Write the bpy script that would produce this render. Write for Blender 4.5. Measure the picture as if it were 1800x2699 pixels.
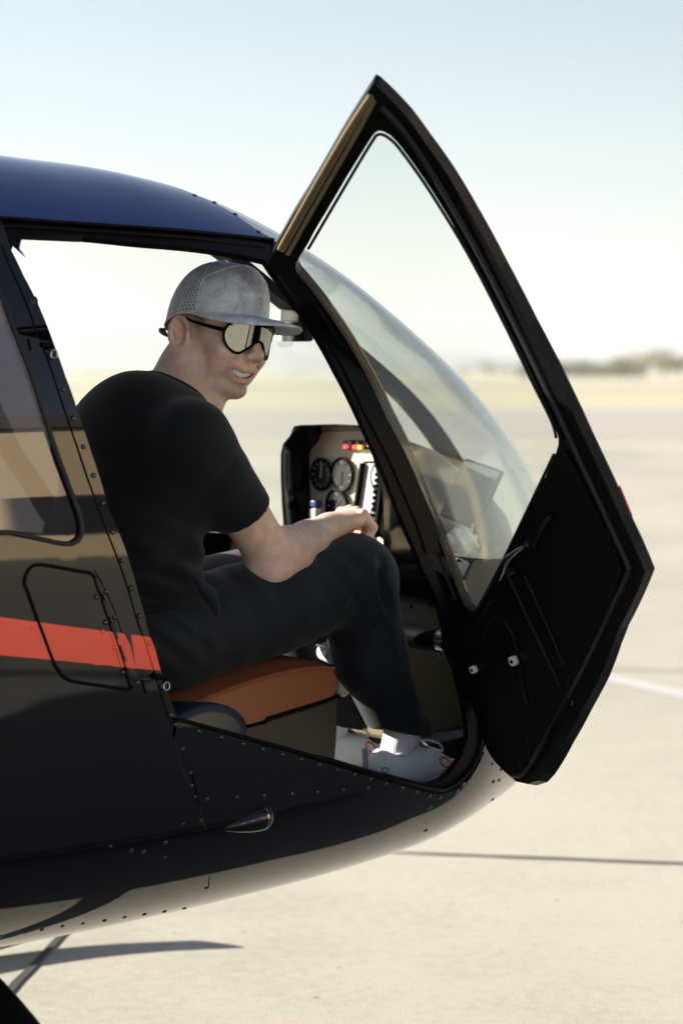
import bpy, bmesh, math, random
import numpy as np
from mathutils import Vector, Matrix, geometry
for o in list(bpy.data.objects): bpy.data.objects.remove(o)
random.seed(7); RNG = np.random.default_rng(7)
scene = bpy.context.scene
COL = scene.collection
R = math.radians
# ---------------------------------------------------------------- camera, sky, sun, exposure
FPX, CX, CY, CAMH = 6372., 900., 1349.5, 1.44
PITCH = math.atan((CY - 980) / FPX)
cam = bpy.data.cameras.new('camera'); cam_o = bpy.data.objects.new('camera', cam); COL.objects.link(cam_o)
cam.sensor_fit = 'VERTICAL'; cam.sensor_height = 36; cam.lens = 85; cam.clip_end = 60000; cam.clip_start = .05
cam_o.location = (0, 0, CAMH); cam_o.rotation_euler = (math.pi / 2 - PITCH, 0, 0)
cam.dof.use_dof = True; cam.dof.focus_distance = 4.55; cam.dof.aperture_fstop = 3.2
scene.camera = cam_o
SUN_EL, SUN_AZ = R(22), math.atan2(.22, -1.)            # sun stands to the left and beyond the helicopter
SUN = np.array([math.cos(SUN_AZ) * math.cos(SUN_EL), math.sin(SUN_AZ) * math.cos(SUN_EL), math.sin(SUN_EL)])
world = bpy.data.worlds.new('World'); scene.world = world; world.use_nodes = True
nt = world.node_tree; bg = nt.nodes['Background']
sky = nt.nodes.new('ShaderNodeTexSky'); sky.sky_type = 'NISHITA'; sky.sun_disc = False
sky.sun_elevation = SUN_EL; sky.sun_rotation = math.pi / 2 - SUN_AZ; sky.altitude = 300; sky.dust_density = .35; sky.ozone_density = 1.4; sky.air_density = 1.0
hs = nt.nodes.new('ShaderNodeHueSaturation'); hs.inputs['Saturation'].default_value = .74; nt.links.new(sky.outputs[0], hs.inputs['Color']); nt.links.new(hs.outputs[0], bg.inputs[0]); bg.inputs[1].default_value = .045
sl = bpy.data.lights.new('sun', 'SUN'); sl.energy = 5.; sl.angle = R(.53); sl.color = (1, .91, .76)
so = bpy.data.objects.new('sun', sl); COL.objects.link(so); so.rotation_euler = Vector(SUN).to_track_quat('Z', 'Y').to_euler(); so.location = (-20, 10, 20)
scene.render.engine = 'CYCLES'
scene.view_settings.view_transform = 'Standard'; scene.view_settings.look = 'None'; scene.view_settings.gamma = 1; scene.view_settings.exposure = 1.75
scene.cycles.max_bounces = 10; scene.cycles.transparent_max_bounces = 24; scene.cycles.caustics_reflective = False; scene.cycles.caustics_refractive = False
# ---------------------------------------------------------------- helicopter frame: forward, right, up
cR = np.array([1., 0, 0]); cF = np.array([0, math.cos(PITCH), -math.sin(PITCH)]); cU = np.array([0, math.sin(PITCH), math.cos(PITCH)])
CAM = np.array([0, 0, CAMH])
HEAD = .7135
hx = np.array([math.cos(HEAD), math.sin(HEAD), 0]); nx = np.array([math.sin(HEAD), -math.cos(HEAD), 0]); ORG = np.array([-0.7042, 4.6853, 0.])
FR = np.stack([hx, nx, np.array([0, 0, 1.])], 0)
def ray(p): return cF + cR * (p[0] - CX) / FPX - cU * (p[1] - CY) / FPX
def LWa(P): return ORG + np.asarray(P, float) @ FR
def LW(X, Y, Z): return ORG + hx * X + nx * Y + np.array([0, 0, Z])
def WL(P): v = np.asarray(P) - ORG; return v @ FR.T
def dirL(d): return np.asarray(d) @ FR.T
def planeY(px, Y):
    o = WL(CAM); d = dirL(ray(px)); return o + d * (Y - o[1]) / d[1]
def planeX(px, X):
    o = WL(CAM); d = dirL(ray(px)); return o + d * (X - o[0]) / d[0]
def ground(px, z=0.):
    d = ray(px); return CAM + d * (z - CAMH) / d[2]
# fuselage as a family of rounded cross-sections along its length
XT=np.array([-1.2,0,.2,.4,.6,.8,1.0,1.2,1.35,1.45,1.52,1.56]);ZT=np.array([1.872,1.851,1.838,1.8,1.713,1.596,1.486,1.338,1.166,1.036,.905,.80])
XB=np.array([-1.2,-.3,.2,.6,1.0,1.25,1.42,1.52,1.56]);ZB=np.array([.432,.363,.37,.395,.435,.49,.585,.70,.80])
XW=np.array([-1.2,-.2,.3,.6,.8,1.0,1.2,1.35,1.45,1.52,1.56]);WW=np.array([.637,.638,.646,.648,.622,.532,.418,.325,.225,.12,.02])
def spl(x,xs,ys):
    x=np.asarray(x,float);d=np.diff(ys)/np.diff(xs);w=np.diff(xs)
    m=np.empty_like(ys);m[1:-1]=(d[1:]*w[:-1]+d[:-1]*w[1:])/(xs[2:]-xs[:-2]);m[0]=d[0];m[-1]=d[-1]
    i=np.clip(np.searchsorted(xs,x)-1,0,len(xs)-2);hh=w[i];t=np.clip((x-xs[i])/hh,0,1)
    return (2*t**3-3*t**2+1)*ys[i]+(t**3-2*t*t+t)*hh*m[i]+(-2*t**3+3*t*t)*ys[i+1]+(t**3-t*t)*hh*m[i+1]
PP,QT,QB,ZC=2.3536,3.3337,3.5634,.9444
def station(X):
    f_=np.clip((np.asarray(X,float)-.6)/.92,0,1)
    zc=ZC+(.84-ZC)*f_**1.5
    return spl(X,XT,ZT)-zc,zc-spl(X,XB,ZB),spl(X,XW,WW),zc,QT+(2.2-QT)*f_**1.2,QB+(2.2-QB)*f_**1.2,PP+(2.2-PP)*f_
def bodyP(X,ph,off=0.):
    X=np.asarray(X,float);ph=np.asarray(ph,float)
    ht,hb,W,zc,qt,qb,p=station(X);c=np.cos(ph);s=np.sin(ph)
    Y=W*np.sign(c)*np.abs(c)**(2/p);Z=zc+np.where(s>0,ht,hb)*np.sign(s)*np.abs(s)**(2/np.where(s>0,qt,qb))
    P=np.stack([X+0*Y,Y,Z],-1)
    if np.any(off!=0): P=P+bodyN(P)*np.asarray(off)[...,None] if np.ndim(off) else P+bodyN(P)*off
    return P
def G(P):
    X,Y,Z=P[...,0],P[...,1],P[...,2];ht,hb,W,zc,qt,qb,p=station(X);d=Z-zc
    a=np.abs(Y/W)**p+np.where(d>0,np.abs(d/ht)**qt,np.abs(d/hb)**qb)
    return a-1
def bodyN(P):
    e=2e-3;g=np.stack([G(P+e*np.eye(3)[i])-G(P-e*np.eye(3)[i]) for i in range(3)],-1)
    return g/np.maximum(np.linalg.norm(g,axis=-1,keepdims=True),1e-9)
def par(P):
    X,Y,Z=P;ht,hb,W,zc,qt,qb,p=[float(v) for v in station(X)];d=Z-zc
    s=math.copysign(abs(d/(ht if d>0 else hb))**((qt if d>0 else qb)/2),d);c=math.copysign(abs(Y/W)**(p/2),Y)
    return np.array([X,math.atan2(s,c)])
def hitL(o,d,t0=2.5,t1=8.,nst=900,clip=1.555):
    ts=np.linspace(t0,t1,nst);Q=o+ts[:,None]*d;ok=(Q[:,0]<clip);g=np.where(ok,G(np.where(ok[:,None],Q,0.)),9)
    i=np.argmax(g<=0)
    if g[i]>0: return None
    lo,hi=ts[max(i-1,0)],ts[i]
    for _ in range(30):
        m=(lo+hi)/2
        if G(o+m*d)>0: lo=m
        else: hi=m
    return o+hi*d
def side(px): return hitL(WL(CAM),dirL(ray(px)))                # pixel -> point on the fuselage skin, helicopter frame
AX0 = np.array([0.7441, 0.6369, 0.7767]); AX1 = np.array([0.3696, 0.5499, 1.613]); DTH = -1.4307     # door hinge line and opening angle
AXD = (AX1 - AX0) / np.linalg.norm(AX1 - AX0)
def rotax(v, th):
    v = np.asarray(v, float)
    return v * math.cos(th) + np.cross(AXD, v) * math.sin(th) + (v @ AXD)[..., None] * AXD * (1 - math.cos(th))
def opened(P): return AX0 + rotax(np.asarray(P) - AX0, DTH)
def doorpx(px):
    o = AX0 + rotax(WL(CAM) - AX0, -DTH); d = rotax(dirL(ray(px)), -DTH)
    ts = np.linspace(2.2, 6, 1200); Q = o + ts[:, None] * d; ok = Q[:, 0] < 1.5
    g = np.where(ok, G(np.where(ok[:, None], Q, 0.)), 9); i = np.where(g <= 0)[0][-1]; lo, hi = ts[i], ts[i + 1]
    for _ in range(25):
        m = (lo + hi) / 2
        if G(o + m * d) <= 0: lo = m
        else: hi = m
    return o + lo * d
# ---------------------------------------------------------------- mesh helpers
def empty(name, loc, label, cat, group=None):
    o = bpy.data.objects.new(name, None); COL.objects.link(o); o.location = Vector(loc); o.empty_display_size = .1
    o['label'] = label; o['category'] = cat
    if group: o['group'] = group
    return o
def root_loc(o):
    v = np.zeros(3)
    while o is not None: v = v + np.array(o.location); o = o.parent
    return v
def mobj(name, V, F, mat, parent=None, smooth=True, normals=None, origin=None, label=None, cat=None, group=None, kind=None, flipfix=False):
    V = np.asarray(V, float); base = root_loc(parent)
    og = base if parent is not None else (np.array(origin) if origin is not None else np.array([*V.mean(0)[:2], V[:, 2].min()]))
    me = bpy.data.meshes.new(name); me.from_pydata((V - og).tolist(), [], [list(map(int, f)) for f in F]); me.update()
    if flipfix:
        bm = bmesh.new(); bm.from_mesh(me); bmesh.ops.recalc_face_normals(bm, faces=bm.faces); bm.to_mesh(me); bm.free()
    me.materials.append(mat)
    if smooth: me.polygons.foreach_set('use_smooth', [True] * len(me.polygons))
    if normals is not None: me.normals_split_custom_set_from_vertices([tuple(n) for n in normals])
    o = bpy.data.objects.new(name, me); COL.objects.link(o)
    if parent is not None: o.parent = parent
    else: o.location = Vector(og)
    if label: o['label'] = label
    if cat: o['category'] = cat
    if group: o['group'] = group
    if kind: o['kind'] = kind
    return o
def autosmooth(o, deg=35):
    me = o.data; me.polygons.foreach_set('use_smooth', [True] * len(me.polygons))
    me.set_sharp_from_angle(angle=R(deg)); return o
def bevel(o, w, seg=2, deg=30):
    m = o.modifiers.new('bevel', 'BEVEL'); m.width = w; m.segments = seg; m.limit_method = 'ANGLE'; m.angle_limit = R(deg); m.harden_normals = False; return o
def inpoly(P, poly):
    x, y = P[:, 0], P[:, 1]; r = np.zeros(len(P), bool); n = len(poly)
    for i in range(n):
        x1, y1 = poly[i]; x2, y2 = poly[(i + 1) % n]
        c = (y1 > y) != (y2 > y)
        with np.errstate(divide='ignore', invalid='ignore'): r ^= c & (x < (x2 - x1) * (y - y1) / (y2 - y1 + 1e-15) + x1)
    return r
def densify(L, ds, closed=True):
    out = []; n = len(L)
    for i in range(n if closed else n - 1):
        a, b = np.asarray(L[i], float), np.asarray(L[(i + 1) % n], float); k = max(1, int(math.ceil(np.linalg.norm(b - a) / ds)))
        out += [a + (b - a) * j / k for j in range(k)]
    if not closed: out.append(np.asarray(L[-1], float))
    return np.array(out)
def crom(L, n=4, closed=False):
    L = np.asarray(L, float); m = len(L); out = []
    for i in range(m if closed else m - 1):
        if closed: p0, p1, p2, p3 = L[(i - 1) % m], L[i], L[(i + 1) % m], L[(i + 2) % m]
        else: p0, p1, p2, p3 = L[max(i - 1, 0)], L[i], L[i + 1], L[min(i + 2, m - 1)]
        for j in range(n):
            t = j / n; out.append(.5 * (2 * p1 + (p2 - p0) * t + (2 * p0 - 5 * p1 + 4 * p2 - p3) * t * t + (3 * p1 - p0 - 3 * p2 + p3) * t ** 3))
    if not closed: out.append(L[-1])
    return np.array(out)
def chaikin(L, it=2, closed=True):
    L = np.asarray(L, float)
    for _ in range(it):
        q = np.roll(L, -1, 0); a = .75 * L + .25 * q; b = .25 * L + .75 * q; L = np.stack([a, b], 1).reshape(-1, L.shape[1])
    return L
def cdt(outer, holes, ds):
    outer = densify(outer, ds * .7); holes = [densify(h, ds * .7) for h in holes]
    pts = list(outer); edges = [(i, (i + 1) % len(outer)) for i in range(len(outer))]
    for h in holes:
        b = len(pts); pts += list(h); edges += [(b + i, b + (i + 1) % len(h)) for i in range(len(h))]
    lo, hi = outer.min(0), outer.max(0); gx, gy = np.meshgrid(np.arange(lo[0], hi[0], ds), np.arange(lo[1], hi[1], ds * .866))
    gx = gx + (np.arange(gx.shape[0]) % 2)[:, None] * ds * .5; g = np.stack([gx.ravel(), gy.ravel()], 1)
    ok = inpoly(g, outer)
    for h in holes: ok &= ~inpoly(g, h)
    g = g[ok]; B = np.array(pts)
    if len(g):
        d = np.array([np.min(np.sum((B - q) ** 2, 1)) for q in g]); g = g[d > (ds * .45) ** 2]; pts += list(g)
    v, e, f, *_ = geometry.delaunay_2d_cdt([Vector(p) for p in pts], edges, [], 0, 1e-7)
    v = np.array([tuple(q) for q in v]); f = np.array([list(t) for t in f if len(t) == 3])
    c = v[f].mean(1); ok = inpoly(c, outer)
    for h in holes: ok &= ~inpoly(c, h)
    return v, f[ok]
SC = .62                                   # angle -> about metres, so the triangles stay even
def skin(name, polys, mat, parent, off=0., th=.006, ds=.035, door=False, label=None, tri=False):
    """a panel of the fuselage skin: outlines in (X, angle), thickness th, smooth analytic normals"""
    AV, AF, AN = [], [], []; base = 0
    for outer, holes in polys:
        o2 = np.array(outer) * [1, SC]; h2 = [np.array(h) * [1, SC] for h in holes]
        v, f = cdt(o2, h2, ds); X, ph = v[:, 0], v[:, 1] / SC
        P = bodyP(X, ph); N = bodyN(P); A = P + N * off; B = P + N * (off - th); k = len(v)
        e = {}
        for t in f:
            for i in range(3):
                a, b = t[i], t[(i + 1) % 3]; e[(a, b)] = 1
        bd = [(a, b) for a, b in e if (b, a) not in e]
        rv, rn, rf = [], [], []
        for a, b in bd:
            n = np.cross(A[b] - A[a], B[a] - A[a]); n /= np.linalg.norm(n) + 1e-12; j = 2 * k + len(rv)
            rv += [A[a], A[b], B[b], B[a]]; rn += [n] * 4; rf.append([j, j + 1, j + 2, j + 3])
        allV = np.concatenate([A, B, np.array(rv)]); allN = np.concatenate([N, -N, np.array(rn)])
        F = [list(t) for t in f] + [[t[0] + k, t[2] + k, t[1] + k] for t in f] + rf
        if door: allV = opened(allV); allN = rotax(allN, DTH)
        # winding: make the front triangles agree with their normals (left-handed frame flips)
        W3 = LWa(allV); g = np.sum(np.cross(W3[f[:, 1]] - W3[f[:, 0]], W3[f[:, 2]] - W3[f[:, 0]]) * (allN[f[:, 0]] @ FR))
        if g < 0: F = [q[::-1] for q in F]
        # rim normals should follow the winding
        nrm = allN @ FR
        for q in F[2 * len(f):]:
            w = np.cross(W3[q[1]] - W3[q[0]], W3[q[2]] - W3[q[0]])
            if w @ nrm[q[0]] < 0: nrm[q] = -nrm[q]
        AV.append(W3); AN.append(nrm); AF += [[i + base for i in q] for q in F]; base += len(W3)
    o = mobj(name, np.concatenate(AV), AF, mat, parent, normals=np.concatenate(AN), label=label)
    return o
def frames(P):
    P = np.asarray(P, float); T = np.gradient(P, axis=0); T /= np.linalg.norm(T, axis=1, keepdims=True) + 1e-12
    u = np.cross(T[0], [0, 0, 1.]); u = np.cross(T[0], [1., 0, 0]) if np.linalg.norm(u) < .1 else u
    U = []
    for t in T:
        u = u - t * (u @ t); u = u / (np.linalg.norm(u) + 1e-12); U.append(u)
    U = np.array(U); return T, U, np.cross(T, U)
def tubeVF(P, r, n=8, caps=True, flat=1.):
    P = np.asarray(P, float); r = np.broadcast_to(np.asarray(r, float), (len(P),)); T, U, W = frames(P)
    a = np.arange(n) * 2 * math.pi / n
    V = (P[:, None] + (U[:, None] * np.cos(a)[None, :, None] + W[:, None] * np.sin(a)[None, :, None] * flat) * r[:, None, None]).reshape(-1, 3)
    F = [[i * n + j, i * n + (j + 1) % n, (i + 1) * n + (j + 1) % n, (i + 1) * n + j] for i in range(len(P) - 1) for j in range(n)]
    if caps: F += [list(range(n))[::-1], [(len(P) - 1) * n + j for j in range(n)]]
    return V, F
def tube(name, P, r, mat, parent, n=8, local=True, flat=1., **k):
    P = LWa(P) if local else np.asarray(P, float)
    V, F = tubeVF(P, r, n, flat=flat); o = mobj(name, V, F, mat, parent, **k); o.data.set_sharp_from_angle(angle=R(50)); return o
def seam(name, pxs, r, mat, parent, off=0., closed=False, smooth=True, door=False):
    P = np.array([doorpx(p) if door else side(p) for p in pxs]); P = crom(P, 5, closed)
    if closed: P = np.concatenate([P, P[:2]])
    P = P + bodyN(P) * off
    if door: P = opened(P)
    return tube(name, P, r, mat, parent)
def prism(name, A, B, mat, parent, bev=0., seg=2, local=True, **k):
    """two matching outlines joined by walls"""
    A, B = (LWa(A), LWa(B)) if local else (np.asarray(A, float), np.asarray(B, float)); n = len(A); V = np.concatenate([A, B])
    F = [list(range(n)), list(range(2 * n - 1, n - 1, -1))] + [[i, i + n, (i + 1) % n + n, (i + 1) % n] for i in range(n)]
    o = mobj(name, V, F, mat, parent, smooth=False, flipfix=True, **k)
    if bev: bevel(o, bev, seg); autosmooth(o, 40)
    return o
def slab(name, pxs, Y0, Y1, mat, parent, bev=.004, **k):
    A = np.array([planeY(p, Y0) for p in pxs]); B = A.copy(); B[:, 1] = Y1; return prism(name, A, B, mat, parent, bev, **k)
def boxL(name, c, s, mat, parent, bev=.003, rot=None, **k):
    """box in the helicopter frame; c centre, s full sizes, rot 3x3 optional"""
    q = np.array([[-1, -1], [1, -1], [1, 1], [-1, 1]]) * .5; lo = np.c_[q * np.array(s)[:2], np.full(4, -.5 * s[2])]; hi = lo.copy(); hi[:, 2] *= -1
    M = np.eye(3) if rot is None else rot
    return prism(name, lo @ M.T + c, hi @ M.T + c, mat, parent, bev, **k)
def rotm(ax, deg):
    return np.array(Matrix.Rotation(R(deg), 3, ax))
def gridobj(name, P, mat, parent, closed_u=False, closed_v=False, **k):
    nu, nv = P.shape[:2]; idx = np.arange(nu * nv).reshape(nu, nv)
    F = [[idx[i, j], idx[i, (j + 1) % nv], idx[(i + 1) % nu, (j + 1) % nv], idx[(i + 1) % nu, j]] for i in range(nu - (not closed_u)) for j in range(nv - (not closed_v))]
    return mobj(name, P.reshape(-1, 3), F, mat, parent, **k)
# ---------------------------------------------------------------- materials
def mat(name, base, rough=.5, metal=0., spec=.5, coat=0., coatr=.03, noise=0., nscale=20., bump=0., bscale=60., ndist='Object', detail=4., sheen=0., sss=0., rnoise=0.):
    m = bpy.data.materials.new(name); m.use_nodes = True; t = m.node_tree; b = t.nodes['Principled BSDF']
    b.inputs['Base Color'].default_value = (*base, 1); b.inputs['Roughness'].default_value = rough; b.inputs['Metallic'].default_value = metal
    b.inputs['Specular IOR Level'].default_value = spec; b.inputs['Coat Weight'].default_value = coat; b.inputs['Coat Roughness'].default_value = coatr
    b.inputs['Sheen Weight'].default_value = sheen
    if sss: b.inputs['Subsurface Weight'].default_value = sss; b.inputs['Subsurface Radius'].default_value = (.012, .004, .002); b.inputs['Subsurface Scale'].default_value = .6
    tc = t.nodes.new('ShaderNodeTexCoord')
    if noise or rnoise:
        n = t.nodes.new('ShaderNodeTexNoise'); n.inputs['Scale'].default_value = nscale; n.inputs['Detail'].default_value = detail; t.links.new(tc.outputs[ndist], n.inputs['Vector'])
        if noise:
            mx = t.nodes.new('ShaderNodeMix'); mx.data_type = 'RGBA'; mx.inputs[6].default_value = (*[c * (1 - noise) for c in base], 1); mx.inputs[7].default_value = (*[min(1, c * (1 + noise)) for c in base], 1)
            t.links.new(n.outputs['Fac'], mx.inputs[0]); t.links.new(mx.outputs[2], b.inputs['Base Color'])
        if rnoise:
            mr = t.nodes.new('ShaderNodeMapRange'); mr.inputs[3].default_value = max(0, rough - rnoise); mr.inputs[4].default_value = rough + rnoise
            t.links.new(n.outputs['Fac'], mr.inputs[0]); t.links.new(mr.outputs[0], b.inputs['Roughness'])
    if bump:
        n2 = t.nodes.new('ShaderNodeTexNoise'); n2.inputs['Scale'].default_value = bscale; n2.inputs['Detail'].default_value = 3; t.links.new(tc.outputs[ndist], n2.inputs['Vector'])
        bp = t.nodes.new('ShaderNodeBump'); bp.inputs['Strength'].default_value = bump; bp.inputs['Distance'].default_value = .01
        t.links.new(n2.outputs['Fac'], bp.inputs['Height']); t.links.new(bp.outputs[0], b.inputs['Normal'])
    return m
def glass(name, tint=(.95, .98, .97), veil=.05, rough=0., ior=1.45, veilcol=(.8, .85, .85)):
    """thin plexiglass: straight-through light, a fresnel reflection and a film of dust"""
    m = bpy.data.materials.new(name); m.use_nodes = True; t = m.node_tree; t.nodes.remove(t.nodes['Principled BSDF']); out = t.nodes['Material Output']
    tr = t.nodes.new('ShaderNodeBsdfTransparent'); tr.inputs[0].default_value = (*tint, 1)
    gl = t.nodes.new('ShaderNodeBsdfGlossy'); gl.inputs['Roughness'].default_value = rough
    df = t.nodes.new('ShaderNodeBsdfDiffuse'); df.inputs[0].default_value = (*veilcol, 1); tl = t.nodes.new('ShaderNodeBsdfTranslucent'); tl.inputs[0].default_value = (*veilcol, 1)
    ad = t.nodes.new('ShaderNodeMixShader'); t.links.new(df.outputs[0], ad.inputs[1]); t.links.new(tl.outputs[0], ad.inputs[2])
    lw = t.nodes.new('ShaderNodeLayerWeight'); lw.inputs[0].default_value = .5
    pw = t.nodes.new('ShaderNodeMath'); pw.operation = 'POWER'; pw.inputs[1].default_value = 5.; t.links.new(lw.outputs['Facing'], pw.inputs[0])
    fr = t.nodes.new('ShaderNodeMapRange'); fr.inputs[3].default_value = ((ior - 1) / (ior + 1)) ** 2; fr.inputs[4].default_value = 1.; t.links.new(pw.outputs[0], fr.inputs[0])
    m1 = t.nodes.new('ShaderNodeMixShader'); m1.inputs[0].default_value = veil; t.links.new(tr.outputs[0], m1.inputs[1]); t.links.new(ad.outputs[0], m1.inputs[2])
    m2 = t.nodes.new('ShaderNodeMixShader'); t.links.new(fr.outputs[0], m2.inputs[0]); t.links.new(m1.outputs[0], m2.inputs[1]); t.links.new(gl.outputs[0], m2.inputs[2])
    t.links.new(m2.outputs[0], out.inputs[0]); return m
def emit(name, col, s):
    m = mat(name, col, .4); b = m.node_tree.nodes['Principled BSDF']; b.inputs['Emission Color'].default_value = (*col, 1); b.inputs['Emission Strength'].default_value = s; return m
MAT = dict(
    paint=mat('black_gloss_paint', (.0016, .0022, .0050), .03, spec=.46, bump=.012, bscale=4.5, coat=0.),
    roofp=mat('sky_tinted_black_paint', (.001, .024, .17), .05, spec=.7, bump=.004, bscale=5.),  # black roof paint with the blue sky reflection put into its base colour
    red=mat('red_stripe_paint', (.80, .065, .03), .12, spec=.5, noise=.06, nscale=8, coat=.25),
    frame=mat('satin_black_frame', (.0022, .0023, .003), .45, spec=.07, rnoise=.08, nscale=30),
    skid=mat('skid_grey_paint', (.20, .20, .205), .5),
    seal=mat('sun_glint_door_seal', (.17, .13, .075), .32, spec=.5),  # tan base colour imitates the gold sun glint on black rubber
    hood=mat('console_hood_black', (.003, .004, .006), .12, spec=.5),
    trim=mat('cabin_trim_olive', (.15, .125, .075), .45, spec=.35, noise=.1, nscale=12),
    rubber=mat('black_rubber_seal', (.008, .009, .012), .55, spec=.35),
    gap=mat('dark_panel_gap', (.004, .004, .004), .9, spec=.1),
    inner=mat('door_inner_black', (.0014, .0016, .002), .40, spec=.2, noise=.3, nscale=40, bump=.05, bscale=300),
    rivet=mat('rivet_black', (.006, .006, .007), .16, spec=.7),
    steel=mat('bright_steel', (.62, .62, .6), .22, metal=1.),
    darksteel=mat('dark_hinge_steel', (.05, .05, .055), .35, metal=.8),
    leather=mat('brown_leather', (.27, .075, .026), .42, spec=.45, noise=.16, nscale=9, bump=.12, bscale=420),
    base=mat('seat_base_paint', (.045, .038, .028), .42, spec=.4, noise=.12, nscale=14),
    floor=mat('cabin_floor_black', (.01, .01, .011), .7),
    wall=mat('cabin_wall_grey', (.055, .052, .046), .55, noise=.1, nscale=10),
    navy=mat('navy_cover', (.008, .016, .032), .4, spec=.5),
    panel=mat('instrument_panel_grey', (.70, .66, .54), .5, noise=.06, nscale=20),
    white=mat('white_plastic', (.72, .73, .72), .35), nylon=mat('white_nylon', (.62, .68, .76), .4),
    dial=mat('dial_dark', (.02, .022, .024), .2, spec=.6), dialw=mat('dial_marks', (.5, .52, .5), .5),
    wind=glass('windshield_plexiglass', (.965, .985, .97), .06, ior=1.32), doorg=glass('door_plexiglass', (.965, .98, .97), .02, ior=1.3), clear=glass('clear_plastic', (.9, .93, .95), .04),
    rearg=glass('rear_window_plexiglass', (.26, .25, .28), .006, ior=1.75),
    redl=emit('red_warning_lamp', (.9, .03, .03), 1.2), ambl=emit('amber_warning_lamp', (1., .3, .03), 1.2),
)
# ================================================================= ground
def concrete():
    m = bpy.data.materials.new('apron_concrete'); m.use_nodes = True; t = m.node_tree; b = t.nodes['Principled BSDF']; b.inputs['Roughness'].default_value = .85; b.inputs['Specular IOR Level'].default_value = .25
    tc = t.nodes.new('ShaderNodeTexCoord')
    def noise(s, d=4, sc=(1, 1, 1)):
        mp = t.nodes.new('ShaderNodeMapping'); mp.inputs['Scale'].default_value = sc; t.links.new(tc.outputs['Object'], mp.inputs[0])
        n = t.nodes.new('ShaderNodeTexNoise'); n.inputs['Scale'].default_value = s; n.inputs['Detail'].default_value = d; t.links.new(mp.outputs[0], n.inputs['Vector']); return n.outputs['Fac']
    def ramp(f, a, b_, lo, hi):
        r = t.nodes.new('ShaderNodeMapRange'); r.inputs[1].default_value = lo; r.inputs[2].default_value = hi; r.inputs[3].default_value = a; r.inputs[4].default_value = b_; t.links.new(f, r.inputs[0]); return r.outputs[0]
    def mul(a, b_):
        n = t.nodes.new('ShaderNodeMath'); n.operation = 'MULTIPLY'; t.links.new(a, n.inputs[0]); t.links.new(b_, n.inputs[1]); return n.outputs[0]
    f = mul(mul(ramp(noise(.35, 5, (1, .5, 1)), .80, 1.08, .3, .68), ramp(noise(3, 5), .94, 1.05, .3, .7)), mul(ramp(noise(26, 4), .90, 1.06, .3, .7), ramp(noise(170, 3), .70, 1.06, .28, .5)))
    v = t.nodes.new('ShaderNodeTexVoronoi'); v.inputs['Scale'].default_value = 7; v.inputs['Randomness'].default_value = 1; t.links.new(tc.outputs['Object'], v.inputs['Vector'])
    f = mul(f, ramp(v.outputs['Distance'], .55, 1., .035, .07))
    mx = t.nodes.new('ShaderNodeMix'); mx.data_type = 'RGBA'; mx.inputs[6].default_value = (.0, .0, .0, 1); mx.inputs[7].default_value = (.42, .40, .352, 1); t.links.new(f, mx.inputs[0]); t.links.new(mx.outputs[2], b.inputs['Base Color'])
    bp = t.nodes.new('ShaderNodeBump'); bp.inputs['Strength'].default_value = .2; bp.inputs['Distance'].default_value = .003; t.links.new(noise(120, 4), bp.inputs['Height']); t.links.new(bp.outputs[0], b.inputs['Normal'])
    return m
MC = concrete()
def sheet(name, pts, z, m_, kind='structure', label=None):
    V = np.array([(x, y, z) for x, y in pts], float); o = mobj(name, V, [list(range(len(V)))], m_, None, smooth=False, origin=(0, 0, 0), kind=kind); return o
def rect(x0, x1, y0, y1): return [(x0, y0), (x1, y0), (x1, y1), (x0, y1)]
M_dry = mat('dry_field', (.46, .42, .32), .95, noise=.3, nscale=.02); M_asph = mat('asphalt', (.345, .32, .29), .9, noise=.12, nscale=.3); M_grass = mat('verge_grass', (.41, .385, .265), .95, noise=.35, nscale=.05)
M_line = mat('white_line_paint', (.46, .46, .46), .7, noise=.15, nscale=6); M_joint = mat('joint_sealant', (.035, .036, .036), .8)
sheet('ground', rect(-30000, 30000, -9000, 42000), -.02, M_dry)
sheet('apron', rect(-260, 300, -90, 47), 0, MC)
sheet('taxiway', rect(-2000, 2000, 50, 96), -.012, M_asph)
sheet('verge', rect(-3000, 3000, 112, 170), -.008, M_grass)
sheet('runway', rect(-4000, 4000, 205, 262), -.008, mat('old_asphalt', (.30, .28, .25), .9, noise=.1, nscale=.1))
# joints between the slabs and the painted line
def strip(name, p, q, w, z, m_, jag=.0, step=.12):
    p, q = np.array(p[:2]), np.array(q[:2]); d = q - p; L = np.linalg.norm(d); d /= L; n = np.array([-d[1], d[0]]); k = max(2, int(L / step))
    A = [p + d * L * i / k + n * (w * .5 + RNG.normal() * jag) for i in range(k + 1)]; B = [p + d * L * i / k - n * (w * .5 + RNG.normal() * jag) for i in range(k + 1)]
    V = [(*v, z) for v in A + B]; F = [[i, i + 1, k + 2 + i, k + 1 + i] for i in range(k)]
    return mobj(name, V, F, m_, None, smooth=False, origin=(0, 0, 0), kind='structure')
j0, j1 = ground((1125, 2252)), ground((1800, 2278)); dj = (j1 - j0) / np.linalg.norm(j1 - j0); pj = np.array([-dj[1], dj[0], 0])
k0, k1 = ground((40, 2600)), ground((150, 2480)); 
strip('slab_joint', j0 - dj * 12, j0 + dj * 14, .022, .004, M_joint, .0018)
dk = (k1 - k0) / np.linalg.norm(k1 - k0); strip('slab_joint', k0 - dk * 6, k0 + dk * (np.dot(j0 - k0, pj) / np.dot(dk, pj)), .022, .004, M_joint, .0018)
for s in (4.6, 9.2, 13.8, 23, 32): strip('slab_joint', j0 - dj * 20 + pj * s, j0 + dj * 30 + pj * s, .02, .004, M_joint, .001, .6)
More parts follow.
